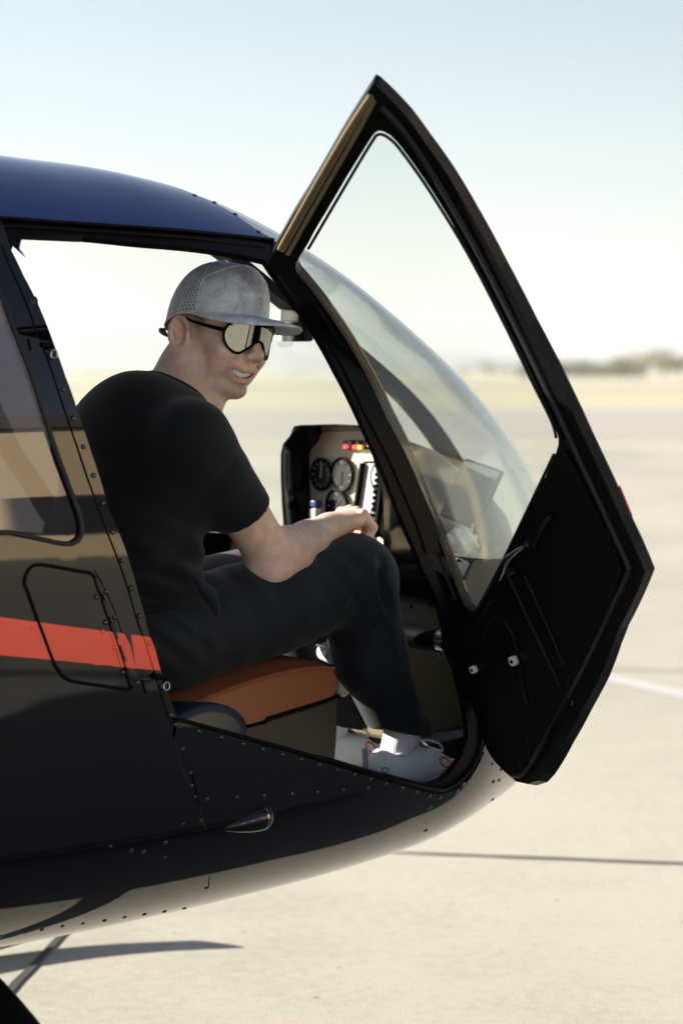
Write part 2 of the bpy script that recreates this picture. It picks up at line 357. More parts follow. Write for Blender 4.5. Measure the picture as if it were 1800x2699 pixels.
l0, l1 = ground((1600, 1788)), ground((1800, 1832)); dl = (l1 - l0) / np.linalg.norm(l1 - l0); strip('painted_line', l0 - dl * 1.5, l0 + dl * 9, .15, .004, M_line, .002, .3)
# ================================================================= the helicopter
HELI = empty('helicopter', LW(-.4, 0, 0), 'glossy black helicopter with an orange red stripe and its front door open', 'helicopter')
def P2(pxs): return [par(side(p)) for p in pxs]
def XZ(X, Z):
    ht, hb, W, zc, qt, qb, p = [float(v) for v in station(X)]; d = Z - zc
    return par((X, W * max(1e-6, 1 - abs(d / (ht if d > 0 else hb)) ** (qt if d > 0 else qb)) ** (1 / p), Z))
def mir(L): return [np.array([q[0], math.pi - q[1]]) for q in L]
H90 = math.pi / 2
roof_edge = P2([(0, 574), (100, 581), (194, 588), (340, 598), (485, 608), (600, 620), (722, 632)])
roof_seam = P2([(704, 621), (682, 609), (650, 586), (622, 566), (590, 547), (566, 535)]); 
roof_seam += [np.array(q) for q in ((.318, 1.15), (.30, 1.26), (.287, 1.40))]; roof_mid = np.array([.283, H90])
aftX = -1.2
top0 = roof_edge[0][1]
left_top = [np.array([-.335, roof_edge[0][1]]), np.array([-.33, roof_edge[0][1] + .17])] + [np.array([q[0], q[1] + .17]) for q in roof_edge[:-1]]
roof_out = [np.array([aftX, top0])] + roof_edge + roof_seam + [roof_mid] + mir(roof_seam[::-1]) + mir([roof_edge[-1]]) + mir(left_top[::-1]) + [np.array([aftX, math.pi - top0])]
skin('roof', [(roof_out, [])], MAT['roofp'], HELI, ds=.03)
seam_px = [(5, 645), (24, 695), (56, 766), (79, 822), (105, 900), (128, 951), (166, 1066), (207, 1187), (236, 1273), (281, 1397), (302, 1450), (332, 1533), (358, 1622), (381, 1689), (408, 1775), (444, 1894)]
jamb_px = [(29, 656), (62, 724), (97, 792), (141, 903), (172, 990), (210, 1098), (242, 1193), (287, 1340), (332, 1450), (368, 1573), (395, 1679), (421, 1758), (434, 1790), (468, 1891)]
low_px = [(460, 1950), (490, 2050), (516, 2100), (540, 2178), (553, 2307), (551, 2350)]
sill_px = [(468, 1901), (560, 1926), (650, 1951), (768, 1984), (886, 2018), (1037, 2063), (1120, 2087), (1149, 2093)]
curve_px = [(1172, 2092), (1189, 2086), (1215, 2072), (1234, 2055), (1252, 2032), (1267, 2004), (1276, 1965), (1278, 1931), (1274, 1905)]
pil_px = [(1264, 1875), (1236, 1776), (1194, 1662), (1129, 1459), (1067, 1294), (968, 1091), (906, 962), (843, 857), (783, 760), (740, 702), (724, 660)]
SEAM, JAMB, LOW, SILL, CURV, PIL = map(P2, (seam_px, jamb_px, low_px, sill_px, curve_px, pil_px))
lowX = LOW[-1][0]
# rear door / aft side, with its window
win_px = [(0, 765), (24, 840), (52, 906), (86, 996), (112, 1079), (143, 1177), (179, 1276), (207, 1346), (215, 1380), (217, 1400), (210, 1422), (191, 1434), (165, 1433), (143, 1429), (70, 1413), (0, 1397)]
WIN = P2(win_px) + [XZ(-.6, 1.135), XZ(-.78, 1.16), XZ(-.84, 1.22), XZ(-.82, 1.5), XZ(-.76, 1.58), XZ(-.68, 1.61), XZ(-.42, 1.625), XZ(-.37, 1.60)]
WIN = [np.array(q) for q in chaikin(WIN, 2)]
aft_out = [np.array([aftX, -H90]), np.array([lowX, -H90])] + LOW[::-1] + SEAM[::-1] + [roof_edge[0], np.array([aftX, top0])]
LEFT_WIN = mir([np.array([q[0], q[1]]) for q in WIN])
left_sill = [XZ(x, 1.05) for x in (-.02, .2, .4, .6)]
aft_left = mir([np.array([aftX, -H90]), np.array([lowX, -H90]), XZ(-.10, .9), XZ(-.19, 1.05), XZ(-.30, 1.5), np.array([-.34, top0]), np.array([aftX, top0])])
skin('aft_side_panel', [(aft_out, [WIN])], MAT['paint'], HELI, ds=.03)
skin('left_side_panel', [(aft_left, [mir([XZ(-.32, 1.2), XZ(-.40, 1.5), XZ(-.7, 1.5), XZ(-.8, 1.2)])])], MAT['paint'], HELI, ds=.05)
skin('rear_window', [(WIN, [])], MAT['rearg'], HELI, off=-.004, th=.003, ds=.03)
wr = bodyP(*np.array(densify(WIN, .02)).T); wr = np.concatenate([wr, wr[:2]]); tube('window_rubber', wr + bodyN(wr) * .0005, .0045, MAT['rubber'], HELI, 8)
jamb_out = SEAM + JAMB[::-1] + P2([(22, 632), (12, 600)]) + [roof_edge[0]]
skin('door_post', [(jamb_out, [])], MAT['paint'], HELI, th=.03, ds=.025)
seam('panel_seam', seam_px, .0022, MAT['gap'], HELI, off=-.0006)
seam('panel_seam', low_px + [(548, 2378)], .0012, MAT['rivet'], HELI, off=-.0002)
skin('hinge_plate', [(P2([(506, 2034), (516, 2034), (534, 2118), (528, 2128), (519, 2098)]), [])], MAT['paint'], HELI, off=.003, th=.003, ds=.02)
# lower nose: both halves
xw = 1.455
ws_low = [XZ(.72, 1.075), XZ(.85, 1.07), XZ(1.0, 1.06), XZ(1.15, 1.05), XZ(1.3, 1.04), XZ(1.4, 1.035)]
pil_low = [q for q in PIL if bodyP(*q)[2] < 1.07]; pil_up = [q for q in PIL if bodyP(*q)[2] >= 1.07]
XE = 1.556
nose_r = [np.array([lowX, -H90]), np.array([XE, -H90]), np.array([XE, H90]), np.array([xw, H90])] + ws_low[::-1] + pil_low[::-1] + CURV[::-1] + SILL[::-1] + LOW
nl_aft = [XZ(-.10, .9), XZ(.25, .87), XZ(.55, .8), XZ(.7, .85), XZ(.72, 1.0)]
nose_l = mir([np.array([lowX, -H90]), np.array([XE, -H90]), np.array([XE, H90]), np.array([xw, H90])] + ws_low[::-1] + nl_aft[::-1])
skin('nose_skin', [(nose_r, []), (nose_l, [])], MAT['paint'], HELI, ds=.028, th=.008)
# windshield panes, centre post, front pillar
pilF = [q + np.array([.05, 0]) for q in pil_up]
cr = [np.array([x, H90 - .02]) for x in np.linspace(roof_mid[0], xw, 12)]
ws_r = [roof_edge[-1]] + roof_seam + cr + ws_low[::-1] + pilF[:-1]
skin('windshield_pane', [(ws_r, [])], MAT['wind'], HELI, off=-.003, th=.005, ds=.03, label='right windshield pane')
skin('windshield_pane', [(mir(ws_r), [])], MAT['wind'], HELI, off=-.003, th=.005, ds=.045, label='left windshield pane')
cpx = np.linspace(roof_mid[0] - .02, xw + .02, 24)
wid = .024
post = [np.array([x, H90 - math.asin(min(1, (wid / float(station(x)[2])) ** (float(station(x)[6]) / 2)))]) for x in cpx]
skin('windshield_centre_post', [(post + mir(post[::-1]), [])], MAT['frame'], HELI, off=-.009, th=.022, ds=.02)
pillar = [ws_low[0]] + [q - np.array([.004, 0]) for q in pil_up] + [roof_edge[-1]] + pilF[::-1] + [XZ(.77, 1.073)]
skin('front_pillar', [(pillar, [])], MAT['frame'], HELI, off=-.001, th=.012, ds=.02)
lp = [XZ(.70, 1.0)] + [XZ(.58, 1.1), XZ(.44, 1.28), XZ(.33, 1.45), XZ(.24, 1.62)]
skin('front_pillar', [(mir(lp + [np.array([.20, roof_edge[-1][1] + .15]), np.array([.26, roof_edge[-1][1] + .15])] + [q + np.array([.06, .0]) for q in lp[::-1]]), [])], MAT['frame'], HELI, off=-.001, th=.03, ds=.03)
# door opening frame: flange set back from the skin
top_in = P2([(48, 615), (204, 619), (388, 638), (538, 652), (620, 664), (703, 682)])
in_pil = P2([(718, 706), (772, 780), (815, 842), (891, 976), (943, 1080), (968, 1137), (1018, 1252), (1052, 1340), (1083, 1413), (1117, 1497), (1175, 1654), (1205, 1760), (1226, 1850), (1236, 1905), (1237, 1948), (1222, 1993), (1189, 2043), (1165, 2062), (1149, 2068), (1133, 2073)])
in_sill = P2([(1037, 2047), (886, 2003), (650, 1938), (468, 1889)])
frame_out = roof_edge + PIL[::-1] + CURV[::-1] + SILL[::-1] + JAMB[::-1] + P2([(20, 630), (8, 596)])
frame_in = top_in + in_pil + in_sill + [q + np.array([.004, 0]) for q in JAMB[::-1][1:]]
skin('door_frame', [(frame_out, [frame_in])], MAT['frame'], HELI, off=-.004, th=.012, ds=.02)
skin('corner_gusset', [(P2([(2, 598), (30, 606), (54, 614), (46, 628), (38, 642), (31, 657), (22, 648), (10, 622)]), [])], MAT['frame'], HELI, off=-.0045, th=.008, ds=.02)
seam('drip_rail', [(0, 590), (194, 602), (485, 622), (700, 645)], .005, MAT['frame'], HELI, off=-.004)
seam('drip_rail', [(0, 575), (194, 589), (485, 609), (720, 633)], .0035, MAT['frame'], HELI, off=.001)
seam('sill_edge', [(468, 1896), (650, 1945), (886, 2011), (1037, 2056), (1149, 2082), (1189, 2076), (1228, 2045), (1258, 2000), (1270, 1950), (1268, 1900)], .0042, MAT['frame'], HELI, off=-.002)
# stripe, hatch and its hinge strip
st = [(0, 1626), (66, 1635), (132, 1644), (198, 1653), (264, 1661), (330, 1670), (396, 1679), (423, 1767), (353, 1760), (282, 1753), (212, 1747), (141, 1740), (70, 1733), (0, 1727)]
s0, s1 = side((0, 1626)), side((0, 1727))
STR = P2(st) + [XZ(-.8, s1[2] + .03), XZ(-.8, s0[2] + .035)]
skin('red_stripe', [(STR, [])], MAT['red'], HELI, off=.0013, th=.0012, ds=.03)
hatch_px = [(65, 1536), (70, 1513), (83, 1495), (99, 1489), (133, 1492), (199, 1504), (245, 1515), (265, 1559), (289, 1636), (332, 1768), (345, 1808), (332, 1817), (265, 1807), (199, 1797), (172, 1787), (156, 1768), (139, 1739), (99, 1632), (71, 1553)]
seam('hatch_seal', hatch_px, .0034, MAT['gap'], HELI, closed=True, off=0.0)
hinge_px = [(249, 1501), (271, 1502), (373, 1812), (352, 1815)]
skin('hatch_hinge', [(P2(hinge_px), [])], MAT['paint'], HELI, off=.002, th=.0012, ds=.02)
skin('hinge_stripe', [(P2([(284, 1664), (326, 1670), (357, 1762), (318, 1757)]), [])], MAT['red'], HELI, off=.0028, th=.0012, ds=.02)
for k in range(5):
    u_ = (k + .15) / 5; w2 = (k + .85) / 5; seam('hatch_hinge_knuckle', [(249 + 101 * u_, 1512 + 300 * u_), (249 + 101 * w2, 1512 + 300 * w2)], .0036, MAT['paint'], HELI, off=.002)
for br, rg in (([(374, 1790), (405, 1790), (417, 1826), (410, 1831), (385, 1830)], (435, 1808)), ([(74, 893), (100, 893), (112, 923), (82, 925)], (139, 936))):
    skin('hinge_plate', [(P2(br), [])], MAT['paint'], HELI, off=.0035, th=.0025, ds=.02)
    c = side(rg); n_ = bodyN(c); c = c + n_ * .006; t = np.linspace(0, 2 * math.pi, 17); u_ = np.array([.25, 0, .97]); w_ = np.cross(n_, u_)
    tube('pull_ring', c + np.outer(np.cos(t), u_) * .0072 + np.outer(np.sin(t), w_) * .0062, .0013, MAT['steel'], HELI, 6)
    a = side((rg[0] - 32, rg[1] - 26)); b = side((rg[0] - 4, rg[1] - 22)); a, b = a + bodyN(a) * .004, b + bodyN(b) * .006
    tube('hinge_knuckle', [a, a * .5 + b * .5, b], .0048, MAT['frame'], HELI, 8)
# rivets: little domes sharing one mesh
rv = []; rf = []
prof = [(.0047, 0), (.0046, .0009), (.0036, .0018), (.0018, .0023)]
for r_, z_ in prof: rv += [(r_ * math.cos(k * math.pi / 4), r_ * math.sin(k * math.pi / 4), z_) for k in range(8)]
rv.append((0, 0, .0025))
for i in range(3): rf += [(i * 8 + k, i * 8 + (k + 1) % 8, (i + 1) * 8 + (k + 1) % 8, (i + 1) * 8 + k) for k in range(8)]
rf += [(24 + k, 24 + (k + 1) % 8, 32) for k in range(8)]
rme = bpy.data.meshes.new('rivet'); rme.from_pydata(rv, [], rf); rme.materials.append(MAT['rivet']); rme.polygons.foreach_set('use_smooth', [True] * len(rme.polygons))
def rivet(P, N, s=1., parent=HELI, me=rme, name='rivet'):
    o = bpy.data.objects.new(name, me); COL.objects.link(o); o.parent = parent
    o.location = Vector(LWa(P) - root_loc(parent)); o.rotation_euler = Vector(np.asarray(N) @ FR).to_track_quat('Z', 'Y').to_euler(); o.scale = (s, s, s); return o
def zoomed(L, x0, y0, k): return [(x0 + a / k, y0 + b / k) for a, b in L]
riv = zoomed([(78, 552), (187, 583), (291, 613), (397, 643), (489, 667), (580, 692), (668, 716), (752, 741), (836, 766), (916, 787), (992, 808), (1065, 830), (1140, 850), (1207, 868), (1268, 888), (1317, 895), (1397, 865), (1425, 830), (1467, 795), (1522, 690), (225, 903), (365, 893), (492, 887), (622, 878), (743, 869), (864, 858), (979, 849), (1270, 940), (113, 667), (150, 780), (155, 840), (172, 893), (197, 1003), (113, 1020)], 420, 1600, 1.782)
riv += zoomed([(1398, 22), (1437, 45), (1403, 100), (1428, 93), (1310, 77), (1272, 110), (1243, 145), (1472, 155), (1399, 177), (1395, 200), (1408, 205), (1366, 233), (1368, 244), (1353, 267), (1297, 282), (1208, 334), (1110, 389), (1075, 399), (1025, 444), (1008, 460), (1110, 312), (956, 488)], 450, 2000, 1.6505)
riv += zoomed([(978, 607), (975, 692), (1220, 875), (1090, 995), (1193, 987), (1285, 973), (1338, 967), (973, 1013), (855, 1030), (738, 1047), (620, 1067), (492, 1085), (372, 1100), (250, 1122), (125, 1140), (5, 1160), (500, 1146), (730, 1111), (957, 1078), (1178, 1043), (1258, 1028), (262, 1180), (145, 1201), (655, 628), (778, 655), (848, 660)], 0, 1950, 2.24)
riv += zoomed([(525, 395), (608, 635), (692, 870), (775, 1107), (852, 1340), (932, 1577), (1010, 1810)], 0, 900, 3.136)
riv += zoomed([(1043, 303), (1113, 523), (1185, 740), (1365, 1310), (250, 622), (768, 373), (845, 330), (843, 575), (815, 650), (907, 777), (982, 730), (977, 970), (1047, 930), (1095, 1053), (912, 535), (1172, 1047), (1186, 1103)], 0, 1450, 3.015)
riv += [(514, 515), (566, 534), (621, 565), (682, 611)]
rme2 = rme.copy(); rme2.materials.clear(); rme2.materials.append(MAT['red'])
for p in riv:
    s = side(p)
    if s is None: continue
    n_ = bodyN(s); big = p in riv[-4:]
    rivet(s + n_ * (.0012 if p[1] < 1850 and p[0] < 420 else .0), n_, 1.05 if big else random.uniform(.85, 1.05), me=rme2 if inpoly(np.array([p], float), np.array(st, float))[0] else rme)
# teardrop light on the lower nose
c0 = side((690, 2158)); ax_ = side((715, 2150)) - side((600, 2172)); ax_ /= np.linalg.norm(ax_); n_ = bodyN(c0); up_ = np.cross(n_, ax_); up_ = up_ if up_[2] > 0 else -up_
def pod(t0, t1, k, grow=0.):
    out = []
    for t in np.linspace(t0, t1, k):
        r = .027 * (math.sqrt(max(0, 1 - (t / .026) ** 2)) if t > 0 else (1 - (-t / .092) ** 1.6) ** .9) + grow * 0
        ring = [c0 + ax_ * t + up_ * (r * math.cos(a) * .95 + (t * .10 if t < 0 else 0)) + n_ * (r * math.sin(a) * .95 - .006) for a in np.linspace(-.4, math.pi + .4, 17)]
        out.append(ring)
    return LWa(np.array(out))
lf = empty('light_fairing', (0, 0, 0), '', ''); bpy.data.objects.remove(lf)
pf = gridobj('light_fairing', pod(-.0915, 0, 16), MAT['paint'], HELI)
gridobj('light_lens', pod(0, .0259, 10), MAT['clear'], HELI)
gridobj('light_reflector', pod(.0008, .002, 2) * 1., MAT['steel'], HELI)
# landing gear
def skid(s):
    Zs = .045
    tube('skid_tube', crom([(-2.3, s * 1.02, Zs), (-1.2, s * 1.02, Zs), (.2, s * 1.02, Zs), (.62, s * 1.02, Zs), (.84, s * 1.02, .075), (.97, s * 1.02, .135)], 5), .038, MAT['skid'], HELI, 14)
    for x in (-.405, -1.75):
        tube('skid_leg', crom([(x, s * .2, .44), (x, s * .48, .455), (x + .005, s * .72, .37), (x + .02, s * .92, .21), (x + .03, s * 1.02, .06)], 5), [.05] * 21, MAT['frame'], HELI, 14, flat=.6)
skid(1); skid(-1)
# ----- aft cabin, engine fairing, tail, mast and rotor (behind the frame, but they shade and are mirrored)
bx = [-1.2, -1.6, -2.0, -2.4, -2.8]; hs = [(.637, .432, 1.872, .95), (.6, .46, 1.86, 1.0), (.5, .58, 1.8, 1.1), (.33, .8, 1.66, 1.22), (.17, 1.08, 1.48, 1.28)]
rings = []
for x, (w, zb, zt, zc) in zip(bx, hs):
    rings.append([(x, w * math.copysign(abs(math.cos(a)) ** .85, math.cos(a)), zc + ((zt - zc) if math.sin(a) > 0 else (zc - zb)) * math.copysign(abs(math.sin(a)) ** .65, math.sin(a))) for a in np.arange(40) * math.pi / 20])
gridobj('engine_fairing', LWa(crom(np.array(rings).reshape(5, -1), 4).reshape(-1, 40, 3)), MAT['paint'], HELI, closed_v=True)
tube('tail_boom', [(-2.7, 0, 1.29), (-4.5, 0, 1.4), (-6.9, 0, 1.52)], [.17, .13, .085], MAT['paint'], HELI, 20)
prism('tail_fin', [(-6.4, .012, 1.5), (-6.9, .012, 2.3), (-7.1, .012, 2.3), (-6.85, .012, 1.5), (-7.05, .012, .8), (-6.9, .012, .8)], [(-6.4, -.012, 1.5), (-6.9, -.012, 2.3), (-7.1, -.012, 2.3), (-6.85, -.012, 1.5), (-7.05, -.012, .8), (-6.9, -.012, .8)], MAT['paint'], HELI)
mast = [[(-.95 + .34 * k * math.cos(a) - (.0 if math.cos(a) > 0 else .25 * k * abs(math.cos(a))), .13 * k * math.sin(a), z) for a in np.arange(24) * math.pi / 12] for z, k in ((1.75, 1.25), (1.95, 1.), (2.5, .75), (2.95, .55), (3.0, .3))]
gridobj('mast_fairing', LWa(np.array(mast)), MAT['paint'], HELI, closed_v=True)
tube('rotor_mast', [(-.95, 0, 2.9), (-.95, 0, 3.26)], .035, MAT['steel'], HELI, 12)
boxL('rotor_hub', np.array([-.95, 0, 3.26]), (.16, .5, .09), MAT['frame'], HELI, .02, rotm('Z', 35))
for s in (1, -1):
    d_ = np.array([math.sin(R(35)), -math.cos(R(35)), 0.]) * -s; w_ = np.array([d_[1], -d_[0], 0]); c = np.array([-.95, 0, 3.27])
    out = [c + d_ * .25 + w_ * .06, c + d_ * .6 + w_ * .125, c + d_ * 4.95 + w_ * .125, c + d_ * 5.03 + w_ * .05, c + d_ * 5.03 - w_ * .1, c + d_ * .6 - w_ * .125, c + d_ * .25 - w_ * .06]
    prism('rotor_blade', np.array(out) + [0, 0, .012], np.array(out) - [0, 0, .012], MAT['frame'], HELI)
# ----- cabin: floor, seats, console
fl = [(-.9, -.5), (.7, -.5), (.95, -.4), (1.2, -.22), (1.2, .22), (.95, .4), (.7, .5), (-.9, .5)]
prism('cabin_floor', [(x, y, .575) for x, y in fl], [(x, y, .555) for x, y in fl], MAT['floor'], HELI)
boxL('rear_bulkhead', np.array([-.20, 0, .86]), (.03, 1.14, .6), MAT['wall'], HELI, 0)
boxL('cabin_ceiling', np.array([-.45, 0, 1.757]), (1.1, .62, .012), MAT['wall'], HELI, 0)
def seat(Y0, Y1, right):
    cp = [(470, 1866), (492, 1857), (572, 1822), (662, 1790), (729, 1770), (796, 1756), (860, 1751), (884, 1752), (893, 1775), (898, 1833), (840, 1856), (706, 1898), (648, 1918), (560, 1935), (475, 1935)]
    A = np.array([planeY(p, .545) for p in cp]); A[:, 1] = Y0
    S = empty('seat', (0, 0, 0), '', ''); bpy.data.objects.remove(S)
    n = len(A); ws = np.linspace(0, 1, 11); rows = []
    c = A[:, [0, 2]].mean(0)
    for w in ws:
        e = min(w, 1 - w) * abs(Y1 - Y0); sh = 1 - .05 * max(0, 1 - e / .02) ** 2
        q = A.copy(); q[:, 1] = Y0 + (Y1 - Y0) * w
        q[:, [0, 2]] = c + (q[:, [0, 2]] - c) * sh
        top = np.clip((A[:, 2] - A[:, 2].min()) / np.ptp(A[:, 2]), 0, 1)
        q[:8, 2] += .012 * math.sin(math.pi * w) * np.array([.3, .5, .8, 1, 1, 1, .7, .4])
        rows.append(chaikin(q, 2))
    P = np.array(rows); k = P.shape[1]; V = LWa(P.reshape(-1, 3)); F = [[i * k + j, i * k + (j + 1) % k, (i + 1) * k + (j + 1) % k, (i + 1) * k + j] for i in range(len(rows) - 1) for j in range(k)]
    F += [list(range(k))[::-1], [(len(rows) - 1) * k + j for j in range(k)]]
    cu = mobj('seat_cushion', V, F, MAT['leather'], HELI, flipfix=True); cu.data.set_sharp_from_angle(angle=R(50))
    if right:
        tube('seat_piping', chaikin(A, 2)[2:27] * [1, 0, 1] + [0, Y0 + .002, -.006], .0024, MAT['leather'], cu, 6)
    bp = [(640, 1916), (706, 1899), (840, 1858), (897, 1838), (893, 1850), (892, 1900), (889, 1960), (885, 2010), (884, 2060), (640, 2060)]
    B = np.array([planeY(p, .535) for p in bp]); B[:, 1] = Y0 - .012 * (1 if right else -1); B2 = B.copy(); B2[:, 1] = Y1
    B[0, 0] = B[-1, 0] = B2[0, 0] = B2[-1, 0] = 0.02; B[0, 2] = B2[0, 2] = .80
    prism('seat_base', B, B2, MAT['base'], HELI, .004)
    boxL('seat_back', np.array([-.085, (Y0 + Y1) / 2, .96]), (.07, abs(Y1 - Y0) - .01, .24), MAT['leather'], HELI, .03, rotm('Y', 12))
seat(.545, .10, True); seat(-.10, -.545, False)
a = np.array([planeY(p, .548) for p in [(648, 1916), (700, 1903), (706, 1894), (840, 1853), (896, 1834)]]); tube('seat_trim', a, .0035, MAT['frame'], HELI, 6)
for q in ((862, 1872), (866, 1886)): rivet(planeY(q, .524), (0, 1, 0), 1.1)
# dark rounded cover beside the seat
cc = planeY((545, 1935), .575); t = np.linspace(0, 2 * math.pi, 33)[:-1]
rows = [[(cc[0] + .098 * s_ * math.cos(a_), y_, cc[2] + .056 * s_ * math.sin(a_)) for a_ in t] for y_, s_ in ((.50, 1.), (.555, 1.), (.572, .97), (.580, .9), (.584, .7), (.585, .2))]
gridobj('seat_side_cover', LWa(np.array(rows)), MAT['navy'], HELI, closed_v=True)
# console: hood, recessed panel, instruments
CON = empty('con', (0, 0, 0), '', ''); bpy.data.objects.remove(CON)
hood = [(745, 1381), (741, 1324), (738, 1253), (738, 1198), (744, 1170), (763, 1147), (773, 1123), (791, 1120), (873, 1118), (934, 1121), (956, 1127), (963, 1138), (971, 1155)]
Hd = [planeX(p, .88) for p in hood]; zt_ = Hd[-1][2]
Hd += [np.array([.88, .165, 1.255]), np.array([.88, .192, 1.18]), np.array([.88, .197, 1.07]), np.array([.88, .197, .97])]; Hd = [np.array([.88, Hd[0][1] + .004, .97])] + Hd
Hd = np.array(Hd); m_ = len(Hd); C_ = Hd.mean(0)
def ringc(x, k, dz, dx=0):
    q = Hd.copy(); q[:, 0] = x + dx; q[:, 1] = C_[1] + (q[:, 1] - C_[1]) * k; q[:, 2] = C_[2] + (q[:, 2] - C_[2]) * k + dz; return q
loops = [ringc(.965, .965, -.004), ringc(.886, .972, 0), ringc(.88, .985, 0), ringc(.882, 1., 0), ringc(.90, 1.004, 0), ringc(1.1, .95, -.05), ringc(1.28, .82, -.14), ringc(1.34, .7, -.17)]
con = gridobj('instrument_console', LWa(np.array(loops)), MAT['hood'], HELI, flipfix=True); con.data.set_sharp_from_angle(angle=R(40))
pn = ringc(.962, .97, -.004); prism('instrument_panel', pn, pn + [.01, 0, 0], MAT['panel'], con, 0)
XP = .96
def disc(name, px, r, m_, parent, x=XP, th=.006, n=28, ring=None):
    c = planeX(px, x); t = np.arange(n) * 2 * math.pi / n; A = np.stack([np.full(n, x), c[1] + r * np.cos(t), c[2] + r * np.sin(t)], 1)
    d_ = prism(name, A, A - [th, 0, 0], m_, parent, .001)
    if ring:
        t2 = np.linspace(0, 2 * math.pi, 29); tube('bezel', np.stack([np.full(29, x - th), c[1] + r * np.cos(t2), c[2] + r * np.sin(t2)], 1), .0035, ring, parent, 6)
    return c, d_
for px, r, dm in (((907, 1251), .036, 'dial'), ((893, 1334), .036, 'dial'), ((852, 1250), .034, 'dial'), ((1012, 1367), .036, 'white'), ((1012, 1258), .034, 'dial')):
    c, g_ = disc('gauge', px, r, MAT[dm], con, ring=MAT['frame'])
    for k in range(12):
        a_ = k * math.pi / 6; tube('gauge_mark', [np.array([XP - .0068, c[1] + q * math.cos(a_) * r, c[2] + q * math.sin(a_) * r]) for q in (.68, .86)], .0011, MAT['dialw'] if dm == 'dial' else MAT['frame'], g_, 4)
    a_ = random.uniform(0, 6); tube('gauge_needle', [np.array([XP - .0075, c[1] + q * math.cos(a_) * r, c[2] + q * math.sin(a_) * r]) for q in (-.2, .75)], .0013, MAT['white'] if dm == 'dial' else MAT['frame'], g_, 4)
dA = np.array([planeX(p, .952) for p in [(946, 1222), (998, 1222), (976, 1416), (918, 1412)]]); prism('display_unit', dA, dA + [.012, 0, 0], MAT['white'], con, .002)
dB = np.array([planeX(p, .945) for p in [(938, 1198), (1000, 1199), (999, 1217), (936, 1216)]]); prism('display_top_bar', dB, dB + [.02, 0, 0], MAT['white'], con, .002)
for a_, b_, w_ in (((947, 1220), (919, 1410), .007), ((1002, 1220), (980, 1416), .009)):
    q = np.array([planeX(p, .942) for p in [a_, b_]]); q2 = q.copy(); q2[:, 1] += w_ * 1.2; A = np.array([q[0], q2[0], q2[1], q[1]]); prism('display_side_bar', A, A + [.02, 0, 0], MAT['frame'], con, .001)
for k in range(11):
    p = np.array((996, 1235)) * (1 - k / 11) + np.array((976, 1405)) * k / 11; boxL('display_button', planeX(tuple(p), .942), (.01, .006, .008), MAT['frame'], con, .001)
lb = np.array([planeX(p, .95) for p in [(903, 1161), (985, 1160), (985, 1186), (903, 1186)]]); prism('warning_light_strip', lb, lb + [.012, 0, 0], MAT['base'], con, .002)
for px, m_ in (((911, 1177), 'redl'), ((935, 1178), 'redl'), ((948, 1179), 'ambl'), ((975, 1172), 'ambl'), ((922, 1176), 'dial'), ((960, 1179), 'dial'), ((925, 1168), 'dial'), ((945, 1168), 'dial')):
    boxL('warning_lamp', planeX(px, .947), (.006, .011, .009), MAT[m_], con, .001)
bc = planeX((832, 1345), .93); wm = boxL('clock_unit', bc + [0, 0, -.012], (.02, .026, .034), MAT['dialw'], con, .004); boxL('clock_cap', bc + [0, 0, .0145], (.02, .026, .018), mat('blue_plastic', (.015, .03, .16), .35), con, .004)
# pedestal under the console and cross tubes
boxL('console_pedestal', np.array([1.06, -.01, .82]), (.3, .36, .34), MAT['trim'], HELI, .01)
boxL('console_shelf_edge', np.array([.97, 0, 1.005]), (.2, .41, .05), MAT['frame'], HELI, .012)
for q in ((1083, 1598), (1135, 1594)): rivet(np.array([planeY(q, .172)[0], .171, planeY(q, .172)[2]]), (0, 1, 0), 1.1)
tA, tB = planeY((1060, 1672), .25), planeY((1182, 1690), .36); tube('pedal_bar', [tA, tA * .2 + tB * .8], .026, MAT['frame'], HELI, 16); tube('pedal_bar_end', [tA * .22 + tB * .78, tB], .024, MAT['steel'], HELI, 16)
# compass under the centre post
cc = planeY((752, 880), .0)
cmp_ = tube('compass', [cc + [0, 0, -.028], cc + [0, 0, -.022], cc + [0, 0, .02], cc + [0, 0, .024]], [.012, .018, .018, .014], MAT['clear'], HELI, 18)
tube('compass_card', [cc + [0, 0, -.016], cc + [0, 0, .012]], .0145, MAT['white'], cmp_, 16)
boxL('compass_cap', cc + [0, 0, .038], (.05, .036, .026), MAT['white'], cmp_, .004)
boxL('compass_housing', planeY((794, 866), .01), (.03, .05, .056), MAT['frame'], cmp_, .005)
boxL('compass_mount', planeY((785, 814), .0), (.05, .03, .012), MAT['frame'], cmp_, .003)
